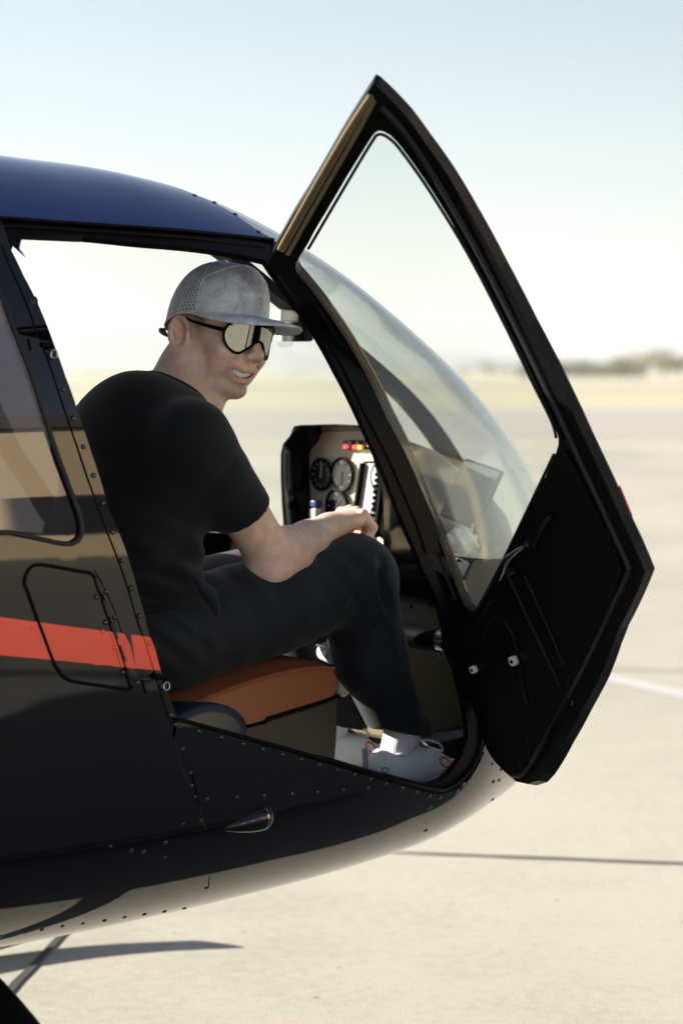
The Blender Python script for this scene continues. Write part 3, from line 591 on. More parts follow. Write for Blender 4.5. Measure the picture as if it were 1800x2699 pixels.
# ----- open front door
door_px = [(988, 204), (1000, 211), (1036, 245), (1082, 295), (1132, 364), (1186, 440), (1250, 547), (1330, 695), (1410, 850), (1468, 961), (1525, 1080), (1583, 1206), (1609, 1261), (1655, 1364), (1716, 1502), (1647, 1651), (1628, 1700), (1597, 1783), (1550, 1870), (1502, 1956), (1472, 2010), (1452, 2040), (1433, 2060), (1406, 2069), (1375, 2061), (1345, 2034), (1320, 2008), (1307, 1990), (1292, 1962), (1284, 1940), (1268, 1887), (1250, 1820), (1213, 1710), (1196, 1662), (1131, 1459), (1069, 1294), (970, 1091), (908, 962), (845, 857), (785, 760), (745, 715), (722, 700), (711, 689), (716, 668), (732, 635), (811, 498), (918, 314)]
wind_px = [(1006, 329), (1018, 331), (1036, 341), (1053, 357), (1071, 379), (1105, 425), (1147, 486), (1195, 562), (1250, 655), (1300, 752), (1351, 850), (1414, 984), (1445, 1046), (1468, 1095), (1481, 1125), (1487, 1146), (1487, 1165), (1480, 1188), (1454, 1246), (1431, 1291), (1392, 1370), (1353, 1452), (1310, 1535), (1276, 1597), (1269, 1605), (1261, 1608), (1250, 1604), (1240, 1594), (1226, 1562), (1215, 1532), (1171, 1413), (1150, 1364), (1121, 1279), (1078, 1182), (1027, 1080), (1006, 1033), (930, 895), (851, 780), (815, 735), (792, 708), (786, 696), (786, 681), (796, 662), (818, 628), (868, 541), (918, 455), (960, 388), (987, 345), (996, 334)]
DP = [par(doorpx(p)) for p in door_px]; DW = [par(doorpx(p)) for p in wind_px]
door = skin('front_door', [(DP, [DW])], MAT['inner'], HELI, off=.003, th=.017, ds=.024, door=True, label='open front door seen from its black inner side')
skin('door_window', [(DW, [])], MAT['doorg'], door, off=-.001, th=.004, ds=.04, door=True)
ip = [(1506, 1168), (1544, 1226), (1590, 1322), (1663, 1487), (1655, 1513), (1598, 1655), (1525, 1818), (1470, 1930), (1414, 2021), (1391, 2040), (1368, 2036), (1340, 2005), (1318, 1965), (1298, 1900), (1268, 1790), (1248, 1715), (1248, 1660), (1266, 1632), (1292, 1612), (1325, 1548), (1380, 1430), (1450, 1295), (1497, 1200)]
IP = [par(doorpx(p)) for p in ip]
skin('door_inner_panel', [(chaikin(IP, 1), [])], MAT['inner'], door, off=-.014, th=.007, ds=.03, door=True)
# outer paint layer and the stripe on the outside
skin('door_outer_skin', [(DP, [DW])], MAT['paint'], door, off=.0075, th=.004, ds=.024, door=True)
sx = [XZ(-.022, .955), XZ(.2, .94), XZ(.42, .925), XZ(.44, .87), XZ(.2, .885), XZ(-.008, .90)]
skin('door_stripe', [(sx, [])], MAT['red'], door, off=.010, th=.002, ds=.03, door=True)
def dpt(px, off): P = doorpx(px); return opened(P + bodyN(P) * off)
def dtube(name, pxs, r, m_, off, n=8, smooth=5):
    P = crom(np.array([dpt(p, off) for p in pxs]), smooth); return tube(name, P, r, m_, door, n)
dtube('door_rib', [(1365, 1508), (1400, 1585), (1455, 1700), (1500, 1795), (1508, 1805)], .004, MAT['inner'], -.0215)
dtube('door_rib', [(1405, 1505), (1440, 1580), (1480, 1670), (1510, 1745)], .003, MAT['inner'], -.0215)
dtube('door_rib', [(1243, 1690), (1270, 1640), (1310, 1580), (1322, 1566)], .004, MAT['inner'], -.0205)
dtube('door_pocket_edge', [(1296, 1680), (1310, 1635), (1330, 1615), (1355, 1628), (1375, 1665), (1388, 1720), (1398, 1790), (1412, 1850)], .003, MAT['inner'], -.0215)
# seals along the top and aft edges
for off, k in ((-.014, 0), (-.0145, 13), (-.016, 30)):
    dtube('door_seal', [(984 - k * .1 + k * .4, 232 + k * .5), (920 + k * .75, 330 + k * .4), (818 + k * .8, 505 + k * .4), (742 + k * .8, 640 + k * .4)], .0042 if k else .0055, MAT['seal'], off)
dtube('door_seal', [(1012, 262), (1075, 330), (1130, 408), (1200, 520), (1280, 660), (1365, 825), (1430, 955), (1500, 1105), (1560, 1235), (1600, 1320), (1672, 1478), (1676, 1500), (1640, 1575), (1560, 1745), (1480, 1900), (1420, 2010), (1395, 2042), (1370, 2044)], .006, MAT['rubber'], -.0155)
dtube('door_seal', [(1040, 330), (1100, 405), (1190, 540), (1265, 675), (1365, 868), (1430, 1000), (1500, 1150)], .0035, MAT['frame'], -.015)
dtube('window_bead', [(820, 640), (870, 555), (920, 470), (985, 362), (1006, 338), (1036, 350), (1071, 388), (1147, 495), (1250, 663), (1351, 858), (1414, 990), (1468, 1098), (1482, 1146)], .0028, MAT['rubber'], -.0145)
dtube('window_bead', [(1476, 1190), (1428, 1290), (1350, 1452), (1274, 1598)], .003, MAT['rubber'], -.0145)
dtube('pillar_bead', [(800, 735), (880, 850), (950, 975), (1020, 1120), (1090, 1270), (1160, 1440), (1215, 1575)], .006, MAT['inner'], -.013)
# handle, striker buttons, screws
dtube('door_handle', [(1355, 1507), (1366, 1480), (1378, 1455), (1398, 1436), (1418, 1422)], [.0045, .005, .006, .007, .008, .009, .0095, .0098, .0098, .0095, .009, .008, .007, .006, .0055, .005, .0045, .004, .0035, .003, .0025], mat('dark_chrome', (.16, .17, .19), .18, metal=1.), -.034)
dtube('handle_pivot', [(1418, 1420), (1424, 1413)], .005, MAT['darksteel'], -.028)
dtube('handle_base', [(1362, 1502), (1374, 1494), (1378, 1490)], .006, MAT['darksteel'], -.022)
dtube('pull_strap', [(1436, 1425), (1452, 1390), (1470, 1358), (1484, 1348)], .004, MAT['inner'], -.026)
for px, w in (((1384, 1728), 1), ((1277, 1751), .8)):
    c = dpt(px, -.024); T0 = dpt((px[0] + 10, px[1] - 3), -.024) - c; T0 /= np.linalg.norm(T0); q = opened(doorpx(px)); nn = dpt(px, -.03) - dpt(px, 0); nn /= np.linalg.norm(nn); B0 = np.cross(nn, T0)
    t = np.arange(16) * math.pi / 8; A = np.array([c + T0 * .0115 * w * math.copysign(abs(math.cos(a_)) ** .6, math.cos(a_)) + B0 * .0095 * w * math.copysign(abs(math.sin(a_)) ** .6, math.sin(a_)) for a_ in t])
    st_ = prism('striker_button', A, A + nn * .009, MAT['nylon'], door, .002); A2 = c + (A - c) * .35; prism('striker_screw', A2 + nn * .0085, A2 + nn * .0105, MAT['frame'], st_, 0)
for px in ((1532, 1180), (1526, 1846)):
    c = dpt(px, -.016); nn = dpt(px, -.03) - dpt(px, 0); nn /= np.linalg.norm(nn); rivet(c, nn, 1.3, door, name='door_screw')
# hinge arm between pillar and door
hp = [planeY(q, .6) for q in ((1160, 1700), (1185, 1722), (1205, 1738), (1222, 1752))]
tube('door_stay', hp, [.004, .0055, .004, .003], MAT['frame'], HELI, 8)
t = np.linspace(0, 2 * math.pi, 15); c = planeY((1201, 1738), .605); tube('pull_ring', c + np.outer(np.cos(t), [.7, 0, .3]) * .0065 + np.outer(np.sin(t), [-.2, .2, .9]) * .0065, .0011, MAT['steel'], HELI, 6)
for q in ((1157, 1722), (1157, 1728), (1211, 1746), (1217, 1756)): rivet(planeY(q, .606), (-.3, .9, .3), .8, me=rme)
# brackets under the rail and stop on the post
boxL('rail_bracket', side((125, 618)) + [0, -.012, -.004], (.16, .014, .012), MAT['frame'], HELI, .002)
pb = side((56, 618)) + [0, -.01, 0]; tube('rail_pin', [pb, pb + [0, 0, -.012], pb + [0, 0, -.016]], [.005, .005, .002], MAT['frame'], HELI, 10)
sb = side((97, 798)) + [.0, -.012, 0]; tube('door_stop', [sb + [-.012, 0, 0], sb + [.004, 0, 0], sb + [.008, 0, 0]], [.013, .012, .006], MAT['rubber'], HELI, 14)
# ================================================================= the person
def surfnet(f, lo, hi, h, blk=12):
    lo = np.array(lo, float); n = np.ceil((np.array(hi) - lo) / h / blk).astype(int) * blk + 1
    ax = [lo[i] + h * np.arange(n[i]) for i in range(3)]
    v = np.empty(n, np.float32); nb = (n - 1) // blk
    bc = np.stack(np.meshgrid(*[lo[i] + h * blk * (np.arange(nb[i]) + .5) for i in range(3)], indexing='ij'), -1)
    cv = f(bc.reshape(-1, 3)).reshape(nb); rad = h * blk * .87
    v[:] = 1.
    vb = np.repeat(np.repeat(np.repeat(np.where(cv < 0, -1., 1.), blk, 0), blk, 1), blk, 2); v[:-1, :-1, :-1] = vb
    act = np.argwhere(np.abs(cv) < rad * 1.9 + .012)
    for c0 in range(0, len(act), 60):
        ch = act[c0:c0 + 60]; P = []
        for b in ch:
            s = b * blk; P.append(np.stack(np.meshgrid(*[ax[i][s[i]:s[i] + blk + 1] for i in range(3)], indexing='ij'), -1).reshape(-1, 3))
        val = f(np.concatenate(P)).reshape(len(ch), blk + 1, blk + 1, blk + 1)
        for b, q in zip(ch, val): s = b * blk; v[s[0]:s[0] + blk + 1, s[1]:s[1] + blk + 1, s[2]:s[2] + blk + 1] = q
    s = v < 0
    cnt = np.zeros(n - 1, np.int8)
    for i in (0, 1):
        for j in (0, 1):
            for k in (0, 1): cnt += s[i:n[0] - 1 + i, j:n[1] - 1 + j, k:n[2] - 1 + k]
    cell = np.argwhere((cnt > 0) & (cnt < 8)); idx = -np.ones(n - 1, np.int64); idx[tuple(cell.T)] = np.arange(len(cell))
    acc = np.zeros((len(cell), 3)); num = np.zeros(len(cell)); offs = [(i, j, k) for i in (0, 1) for j in (0, 1) for k in (0, 1)]
    for a in offs:
        for d in range(3):
            if a[d]: continue
            b = list(a); b[d] = 1; va = v[tuple((cell + a).T)]; vb_ = v[tuple((cell + b).T)]; m = (va < 0) != (vb_ < 0)
            t = np.where(m, va / np.where(m, va - vb_, 1), 0); p = np.array(a, float)[None] + np.eye(3)[d][None] * t[:, None]
            acc += p * m[:, None]; num += m
    V = lo + h * (cell + acc / num[:, None]); F = []
    for d in range(3):
        sl0 = [slice(None)] * 3; sl1 = [slice(None)] * 3; sl0[d] = slice(0, n[d] - 1); sl1[d] = slice(1, n[d])
        e = s[tuple(sl0)] != s[tuple(sl1)]; g = np.argwhere(e); o1, o2 = (d + 1) % 3, (d + 2) % 3
        ok = (g[:, o1] > 0) & (g[:, o2] > 0) & (g[:, o1] < n[o1] - 1) & (g[:, o2] < n[o2] - 1); g = g[ok]
        E1, E2 = np.eye(3, dtype=int)[o1], np.eye(3, dtype=int)[o2]
        q = np.stack([idx[tuple((g - E1 - E2).T)], idx[tuple((g - E2).T)], idx[tuple(g.T)], idx[tuple((g - E1).T)]], 1)
        fl = s[tuple(g.T)]; q[~fl] = q[~fl][:, ::-1]; F.append(q)
    return V, np.concatenate(F)
def relax(V, F, it=2, lam=.5, keep=None):
    E = np.concatenate([F[:, [0, 1]], F[:, [1, 2]], F[:, [2, 3]], F[:, [3, 0]]]); E = np.concatenate([E, E[:, ::-1]])
    for _ in range(it):
        S = np.zeros_like(V); c = np.bincount(E[:, 0], minlength=len(V)).astype(float)
        for i in range(3): S[:, i] = np.bincount(E[:, 0], V[E[:, 1], i], minlength=len(V))
        V = V + lam * (S / np.maximum(c, 1)[:, None] - V)
    return V
def smin(a, b, k): h = np.clip(.5 + .5 * (b - a) / k, 0, 1); return b + (a - b) * h - k * h * (1 - h)
def smax(a, b, k): return -smin(-a, -b, k)
def ell(P, c, r, M=None):
    q = P - np.array(c)
    if M is not None: q = q @ M
    r = np.array(r); k0 = np.linalg.norm(q / r, axis=1); k1 = np.linalg.norm(q / (r * r), axis=1); return k0 * (k0 - 1) / np.maximum(k1, 1e-6)
def cone(P, a, b, ra, rb):
    a, b = np.array(a, float), np.array(b, float); d = b - a; t = np.clip((P - a) @ d / (d @ d), 0, 1); return np.linalg.norm(P - a - t[:, None] * d, axis=1) - (ra + (rb - ra) * t)
def chain(P, pts, rs, k=.012):
    r = None
    for i in range(len(pts) - 1):
        c = cone(P, pts[i], pts[i + 1], rs[i], rs[i + 1]); r = c if r is None else smin(r, c, k)
    return r
def vnoise(P, s, seed=0):
    # cheap smooth noise from sines
    r = np.random.default_rng(seed); o = 0
    for i in range(5):
        w = r.normal(size=3) * s; o = o + np.sin(P @ w + r.uniform(0, 6))
    return o / 5
# head frame, fitted to the photograph: forward, right, up
HY, HP_, HR = -0.7058, 0.0585, -0.1462
f0 = np.array([math.cos(HY), math.sin(HY), 0]); r0 = np.array([math.sin(HY), -math.cos(HY), 0]); u0 = np.array([0, 0, 1.])
f1 = f0 * math.cos(HP_) - u0 * math.sin(HP_); u1 = u0 * math.cos(HP_) + f0 * math.sin(HP_); r1 = r0 * math.cos(HR) - u1 * math.sin(HR); u2 = u1 * math.cos(HR) + r0 * math.sin(HR)
HM = np.stack([f1, r1, u2], 0); HC = np.array([-0.2407, 4.645, 1.5021]); HS = .985
def head2w(q): return HC + (np.asarray(q, float) * HS) @ HM
def w2head(P): return ((P - HC) @ HM.T) / HS
def h2l(q): return WL(head2w(q))
PERS = empty('person', LW(.10, .33, .86), 'young man in black T-shirt, dark trousers, grey cap and mirrored sunglasses seated in the helicopter', 'person')
# joints in the helicopter frame
SH_R = planeY((532, 1165), .50); SH_L = np.array([.175, .13, 1.290]); EL_R = planeY((714, 1486), .455); WR_R = planeY((862, 1392), .40)
HIP_R = np.array([.15, .41, .945]); HIP_L = np.array([.16, .23, .945]); KN_R = planeY((948, 1520), .42); AN_R = planeY((1078, 1985), .40)
KN_L = np.array([.66, .17, 1.02]); AN_L = planeY((905, 1950), .15); NECK = np.array([.240, .335, 1.418]); CHEST = np.array([.165, .315, 1.22]); PELV = np.array([.13, .32, .98])
def sm(x, a, b): t = np.clip((x - a) / (b - a), 0, 1); return t * t * (3 - 2 * t)
def jaw(P):                                                 # lower face set back and shortened
    P = np.asarray(P, float); z = P[..., 2]; fr = sm(P[..., 0], -.01, .05); return np.stack([P[..., 0] + .021 * sm(-z, .028, .09) * fr, P[..., 1], z - .014 * sm(-z, .045, .115) * (.3 + .7 * fr)], -1)
def unjaw(Q):
    P = np.array(Q, float)
    for _ in range(6): P = P + (np.asarray(Q) - jaw(P))
    return P
def headsdf(P):                                             # in head coordinates, metres
    P = jaw(P); y = np.abs(P[:, 1]); Q = np.c_[P[:, 0], y, P[:, 2]]
    d = ell(Q, (-.012, 0, .042), (.101, .079, .098))
    d = smin(d, ell(Q, (.030, 0, -.030), (.066, .060, .088)), .03)
    d = smin(d, cone(Q, (.004, .050, -.058), (.070, .024, -.103), .020, .020), .028)
    d = smin(d, ell(Q, (.080, .0, -.104), (.022, .026, .019)), .022)
    d = smin(d, ell(Q, (.064, .042, -.028), (.027, .026, .022)), .024)
    d = smin(d, ell(Q, (.060, .044, -.064), (.022, .014, .026)), .02)
    d = smin(d, cone(Q, (.086, .0, .030), (.076, .040, .028), .012, .011), .016)
    d = smax(d, -ell(Q, (.098, .033, .004), (.016, .019, .013)), .012)
    d = smin(d, ell(Q, (.083, 0, -.060), (.020, .034, .026)), .016)
    d = smin(d, cone(Q, (.090, 0, .018), (.113, 0, -.020), .0085, .0110), .010)
    d = smin(d, ell(Q, (.116, 0, -.0265), (.0125, .0125, .011)), .007)
    d = smin(d, ell(Q, (.104, .0125, -.031), (.0115, .0075, .0085)), .006)
    d = smax(d, -ell(Q, (.110, .0068, -.0405), (.006, .0036, .004)), .003)
    # smile crease from nostril to mouth corner
    d = smax(d, -chain(Q, [(.101, .020, -.034), (.088, .037, -.042), (.066, .052, -.050)], [.0018, .0022, .0014], .004), .008)
    # lips
    zc = np.clip(y / .031, 0, 1); 
    d = smin(d, chain(Q, [(.1045, 0, -.0595), (.1005, .012, -.0592), (.088, .029, -.0535), (.0610, .0465, -.0425)], [.0048, .0048, .0036, .0022], .004), .0045)
    d = smin(d, chain(Q, [(.1000, 0, -.0865), (.0965, .012, -.0840), (.086, .0285, -.0680), (.0610, .0460, -.0445)], [.0078, .0074, .0056, .0028], .004), .005)
    d = smax(d, -ell(Q, (.098, 0, -.094), (.006, .016, .005)), .006)
    # open mouth
    d = smax(d, -chain(Q, [(.102, 0, -.0700), (.098, .011, -.0680), (.087, .0275, -.0595), (.0600, .0450, -.0430)], [.0072, .0072, .0060, .0014], .004), .0025)
    # ears
    em = np.array(Matrix.Rotation(R(-24), 3, 'Z')) @ np.array(Matrix.Rotation(R(-10), 3, 'Y'))
    e = (Q - np.array((-.010, .0895, -.004))) @ em
    sh = ell(e, (0, 0, 0), (.021, .0085, .035)); sh = smin(sh, ell(e, (.006, -.001, -.027), (.010, .007, .012)), .006)
    sh = smax(sh, -ell(e, (.002, .009, .003), (.0145, .0105, .0265)), .002)
    rim = [(-.0185 * math.sin(a), .005, .0325 * math.cos(a)) for a in np.linspace(R(-70), R(150), 11)]
    sh = smin(sh, chain(e, rim, [.0048] * 10 + [.0034], .003), .0015)
    sh = smin(sh, chain(e, [(-.006, .003, .018), (-.0085, .005, .005), (-.003, .005, -.012)], [.0034, .0038, .0032], .003), .0015)
    sh = smin(sh, ell(e, (.0125, .003, -.004), (.004, .004, .007)), .003)
    sh = smax(sh, -ell(e, (.004, .005, -.002), (.007, .009, .010)), .002)
    d = smin(d, sh, .006)
    return d
HAND = {}
def handchains():
    w = WR_R; kn = planeY((924, 1376), .392); fw = (kn - w); fw /= np.linalg.norm(fw); up = np.array([0, 0, 1.]) - fw * fw[2]; up /= np.linalg.norm(up); sd = np.cross(fw, up); sd = sd if sd[1] > 0 else -sd   # sd: toward right/camera
    L = []
    base = w + fw * .015
    for i, (s, l1, l2, l3) in enumerate(((-.031, .044, .028, .021), (-.010, .048, .031, .023), (.011, .045, .029, .022), (.031, .037, .023, .019))):
        k = w + fw * (.082 - .004 * abs(i - 1)) + sd * s + up * (.022 - .004 * abs(i - 1.3)); a = k + fw * l1 * .62 - up * l1 * .80; b = a - fw * l2 * .62 - up * l2 * .75; c = b - fw * l3 * .98 + up * l3 * .05
        L.append(([k, a, b, c], [.0122, .0106, .0095, .0080]))
    th = [w + fw * .028 - sd * .030 - up * .0, w + fw * .056 - sd * .043 - up * .018, w + fw * .082 - sd * .036 - up * .030, w + fw * .098 - sd * .020 - up * .034]
    return L, (th, [.016, .013, .0115, .009]), fw, up, sd
FING, THUMB, hfw, hup, hsd = handchains()
def armsdf(P):
    mid = (SH_R + EL_R) / 2
    d = chain(P, [SH_R, SH_R * .5 + EL_R * .5 + np.array([0, .004, 0]), EL_R + np.array([-.004, 0, .02]), EL_R], [.046, .047, .044, .037], .02)
    d = smin(d, ell(P, EL_R + np.array([-.012, .004, -.010]), (.030, .028, .026)), .02)
    v = WR_R - EL_R
    d = smin(d, chain(P, [EL_R, EL_R + v * .28 + np.array([0, .004, .004]), EL_R + v * .65, WR_R], [.040, .046, .036, .0275], .02), .03)
    # hand: flattened wrist, palm, curled fingers
    M = np.stack([hfw, hsd, hup], 1)
    d = smin(d, ell(P, WR_R + hfw * .008, (.034, .030, .020), M), .02)
    h_ = ell(P, WR_R + hfw * .048 + hup * .006, (.050, .044, .021), M)
    for pts, rs in FING: h_ = smin(h_, chain(P, pts, rs, .006), .0065)
    h_ = smin(h_, chain(P, *THUMB, .008), .010)
    for i in range(3):
        a = (FING[i][0][0] + FING[i + 1][0][0]) / 2 + hup * .010 + hfw * .008; b = (FING[i][0][1] + FING[i + 1][0][1]) / 2 + hfw * .012
        h_ = smax(h_, -cone(P, a, b, .0022, .0035), .004)
    return smin(d, h_, .018)
def near_only(fn, P, c, r):
    m = np.linalg.norm(P - c, axis=1) - r; out = np.maximum(m, .03) + .02; i = m < .03
    if i.any(): out[i] = fn(P[i])
    return out
HC_L = h2l((0, 0, 0))
def bodysdf(P):
    d = near_only(lambda q: headsdf(w2head(LWa(q))) * HS, P, HC_L, .165)
    nk0, nk1 = h2l((-.032, 0, -.020)), h2l((-.002, 0, -.075))
    n = chain(P, [nk0, NECK * .55 + nk0 * .45, NECK + np.array([-.03, 0, -.03])], [.056, .053, .058], .03)
    n = smin(n, cone(P, nk1, NECK + np.array([.035, .01, -.03]), .046, .05), .03)
    # neck muscle running from behind the ear to the collar bone
    n = smin(n, chain(P, [h2l((-.030, .062, -.035)), h2l((.0, .052, -.10)), NECK + np.array([.075, .06, -.01])], [.014, .014, .012], .01), .016)
    d = smin(d, n, .011)
    t = ell(P, CHEST + np.array([0, 0, .01]), (.09, .14, .15)); t = smin(t, cone(P, SH_L, SH_R, .042, .042), .04); t = smin(t, ell(P, PELV, (.11, .155, .13)), .06)
    d = smin(d, t, .03)
    d = smin(d, near_only(armsdf, P, (SH_R + WR_R) / 2 + np.array([.03, 0, -.02]), .30), .02)
    la = chain(P, [SH_L, np.array([.26, .05, 1.08]), np.array([.42, .07, .97]), np.array([.50, .10, .95])], [.055, .042, .030, .035], .02)
    return smin(d, la, .03)
V, F = surfnet(bodysdf, (-.02, .0, 1.02), (.72, .62, 1.66), .0027)
V = relax(V, F, 1, .45)
# skin tone, lips, short hair and stubble as colour on the surface
def skinmat():
    m = bpy.data.materials.new('skin'); m.use_nodes = True; t = m.node_tree; b = t.nodes['Principled BSDF']; b.inputs['Roughness'].default_value = .5; b.inputs['Specular IOR Level'].default_value = .4
    a = t.nodes.new('ShaderNodeAttribute'); a.attribute_name = 'tone'; tc = t.nodes.new('ShaderNodeTexCoord')
    n = t.nodes.new('ShaderNodeTexNoise'); n.inputs['Scale'].default_value = 45; n.inputs['Detail'].default_value = 5; t.links.new(tc.outputs['Object'], n.inputs['Vector'])
    r = t.nodes.new('ShaderNodeMapRange'); r.inputs[1].default_value = .3; r.inputs[2].default_value = .7; r.inputs[3].default_value = .84; r.inputs[4].default_value = 1.1; t.links.new(n.outputs['Fac'], r.inputs[0])
    mx = t.nodes.new('ShaderNodeVectorMath'); mx.operation = 'SCALE'; t.links.new(a.outputs['Color'], mx.inputs[0]); t.links.new(r.outputs[0], mx.inputs['Scale']); t.links.new(mx.outputs[0], b.inputs['Base Color'])
    b.inputs['Subsurface Weight'].default_value = .18; b.inputs['Subsurface Radius'].default_value = (1., .35, .2); b.inputs['Subsurface Scale'].default_value = .006
    n2 = t.nodes.new('ShaderNodeTexNoise'); n2.inputs['Scale'].default_value = 420; n2.inputs['Detail'].default_value = 2; t.links.new(tc.outputs['Object'], n2.inputs['Vector'])
    bp = t.nodes.new('ShaderNodeBump'); bp.inputs['Strength'].default_value = .12; bp.inputs['Distance'].default_value = .002; t.links.new(n2.outputs['Fac'], bp.inputs['Height']); t.links.new(bp.outputs[0], b.inputs['Normal'])
    return m
MAT['skin'] = skinmat()
body = mobj('body', LWa(V), F[:, ::-1], MAT['skin'], PERS, label='bare head, neck and forearms')
q = jaw(w2head(LWa(V))); ay = np.abs(q[:, 1])
col = np.tile(np.array([.78, .54, .44]), (len(V), 1)); arm = 1 - sm(np.linalg.norm(V - h2l((0, 0, 0)), axis=1), .2, .24)
def blend(w, c):
    global col
    col = col * (1 - w[:, None]) + np.array(c) * w[:, None]
blend(.45 * np.exp(-(((q[:, 0] - .06) / .03) ** 2 + ((ay - .05) / .03) ** 2 + ((q[:, 2] + .03) / .03) ** 2)) * arm, (.78, .42, .36))
blend(.5 * np.exp(-(((q[:, 0] - .116) / .014) ** 2 + (ay / .014) ** 2 + ((q[:, 2] + .027) / .014) ** 2)) * arm, (.78, .44, .37))
blend(.75 * np.exp(-(((q[:, 0] + .010) / .022) ** 2 + ((ay - .090) / .012) ** 2 + ((q[:, 2] - .003) / .034) ** 2)) * arm, (.80, .42, .35))
lipz = np.where(q[:, 2] > -.0675 + .018 * np.clip(ay / .047, 0, 1) ** 1.6, np.abs(q[:, 2] + .0592 - 7.4 * ay * ay) / .0052, np.abs(q[:, 2] + .0855 - np.clip(ay / .047, 0, 1) ** 1.6 * .035) / .0075)
lipw = (1 - sm(lipz, .6, 1.15)) * (1 - sm(ay, .042, .050)) * sm(q[:, 0], .060, .068) * arm
blend(.65 * lipw, (.66, .33, .30))
inm = np.exp(-(((q[:, 0] - .086) / .010) ** 2)) * (np.abs(q[:, 2] + .068) < .012) * (ay < .030) * (q[:, 0] < .0925); blend(np.clip(inm * 1.2, 0, 1) * arm, (.07, .018, .016))
st = sm(-q[:, 2], .045, .085) * sm(q[:, 0], -.015, .03) * (1 - .7 * np.clip(lipw, 0, 1)) * arm * (1 - sm(-q[:, 2], .118, .14)); blend(.30 * st * (.9 + .2 * np.random.default_rng(3).random(len(V))), (.16, .105, .08))
hair = np.clip(sm(q[:, 2], -.055, .015) * (1 - sm(q[:, 0], -.040, -.018)) + sm(q[:, 2], .010, .035) * (1 - sm(q[:, 0], .024, .040)) * (ay > .05), 0, 1) * (1 - np.exp(-(((q[:, 0] + .008) / .024) ** 2 + ((q[:, 2] - .0) / .036) ** 2)) * (ay > .074)) * arm * (q[:, 0] < .05)
hair = np.clip(hair + .9 * np.exp(-(((q[:, 0] - .020) / .013) ** 2 + ((q[:, 2] - .018) / .022) ** 2)) * (ay > .05) * arm, 0, 1)
blend(.72 * hair * (.75 + .4 * np.random.default_rng(4).random(len(V))), (.10, .062, .042))
blend(.3 * (1 - arm) * np.exp(-(np.linalg.norm(V - EL_R, axis=1) / .06) ** 2), (.78, .45, .38))
ca = body.data.color_attributes.new('tone', 'FLOAT_COLOR', 'POINT'); ca.data.foreach_set('color', np.c_[np.clip(col, 0, 1), np.ones(len(V))].astype(np.float32).ravel())
# teeth
tm = mat('teeth', (.95, .93, .88), .3, spec=.5)
for i in range(-5, 6):
    a = i * .0066; c = np.array([.0945 - 12.5 * a * a, a, -.0650 + 8.4 * a * a]); ang = math.atan(2 * 12.5 * a); w = .0070 / math.cos(ang) ** .8
    M = np.array(Matrix.Rotation(-ang, 3, 'Z')); pr = []
    for x_, k_ in ((-.004, 1.), (.0, 1.), (.0016, .90)):
        pr.append([head2w(unjaw(c + M @ np.array([x_, w * .5 * k_ * cy, (.0078, .0077, .0074, .0070, .0062, .0052)[abs(i)] * k_ * cz]))) for cy, cz in ((-1, -.8), (-.8, -1), (.8, -1), (1, -.8), (1, 1), (-1, 1))])
    k = 6; Vt = np.array(pr).reshape(-1, 3); Ft = [[r * k + j, r * k + (j + 1) % k, (r + 1) * k + (j + 1) % k, (r + 1) * k + j] for r in range(2) for j in range(k)] + [[12, 13, 14, 15, 16, 17], [5, 4, 3, 2, 1, 0]]
    mobj('tooth', Vt, Ft, tm, body, flipfix=True)
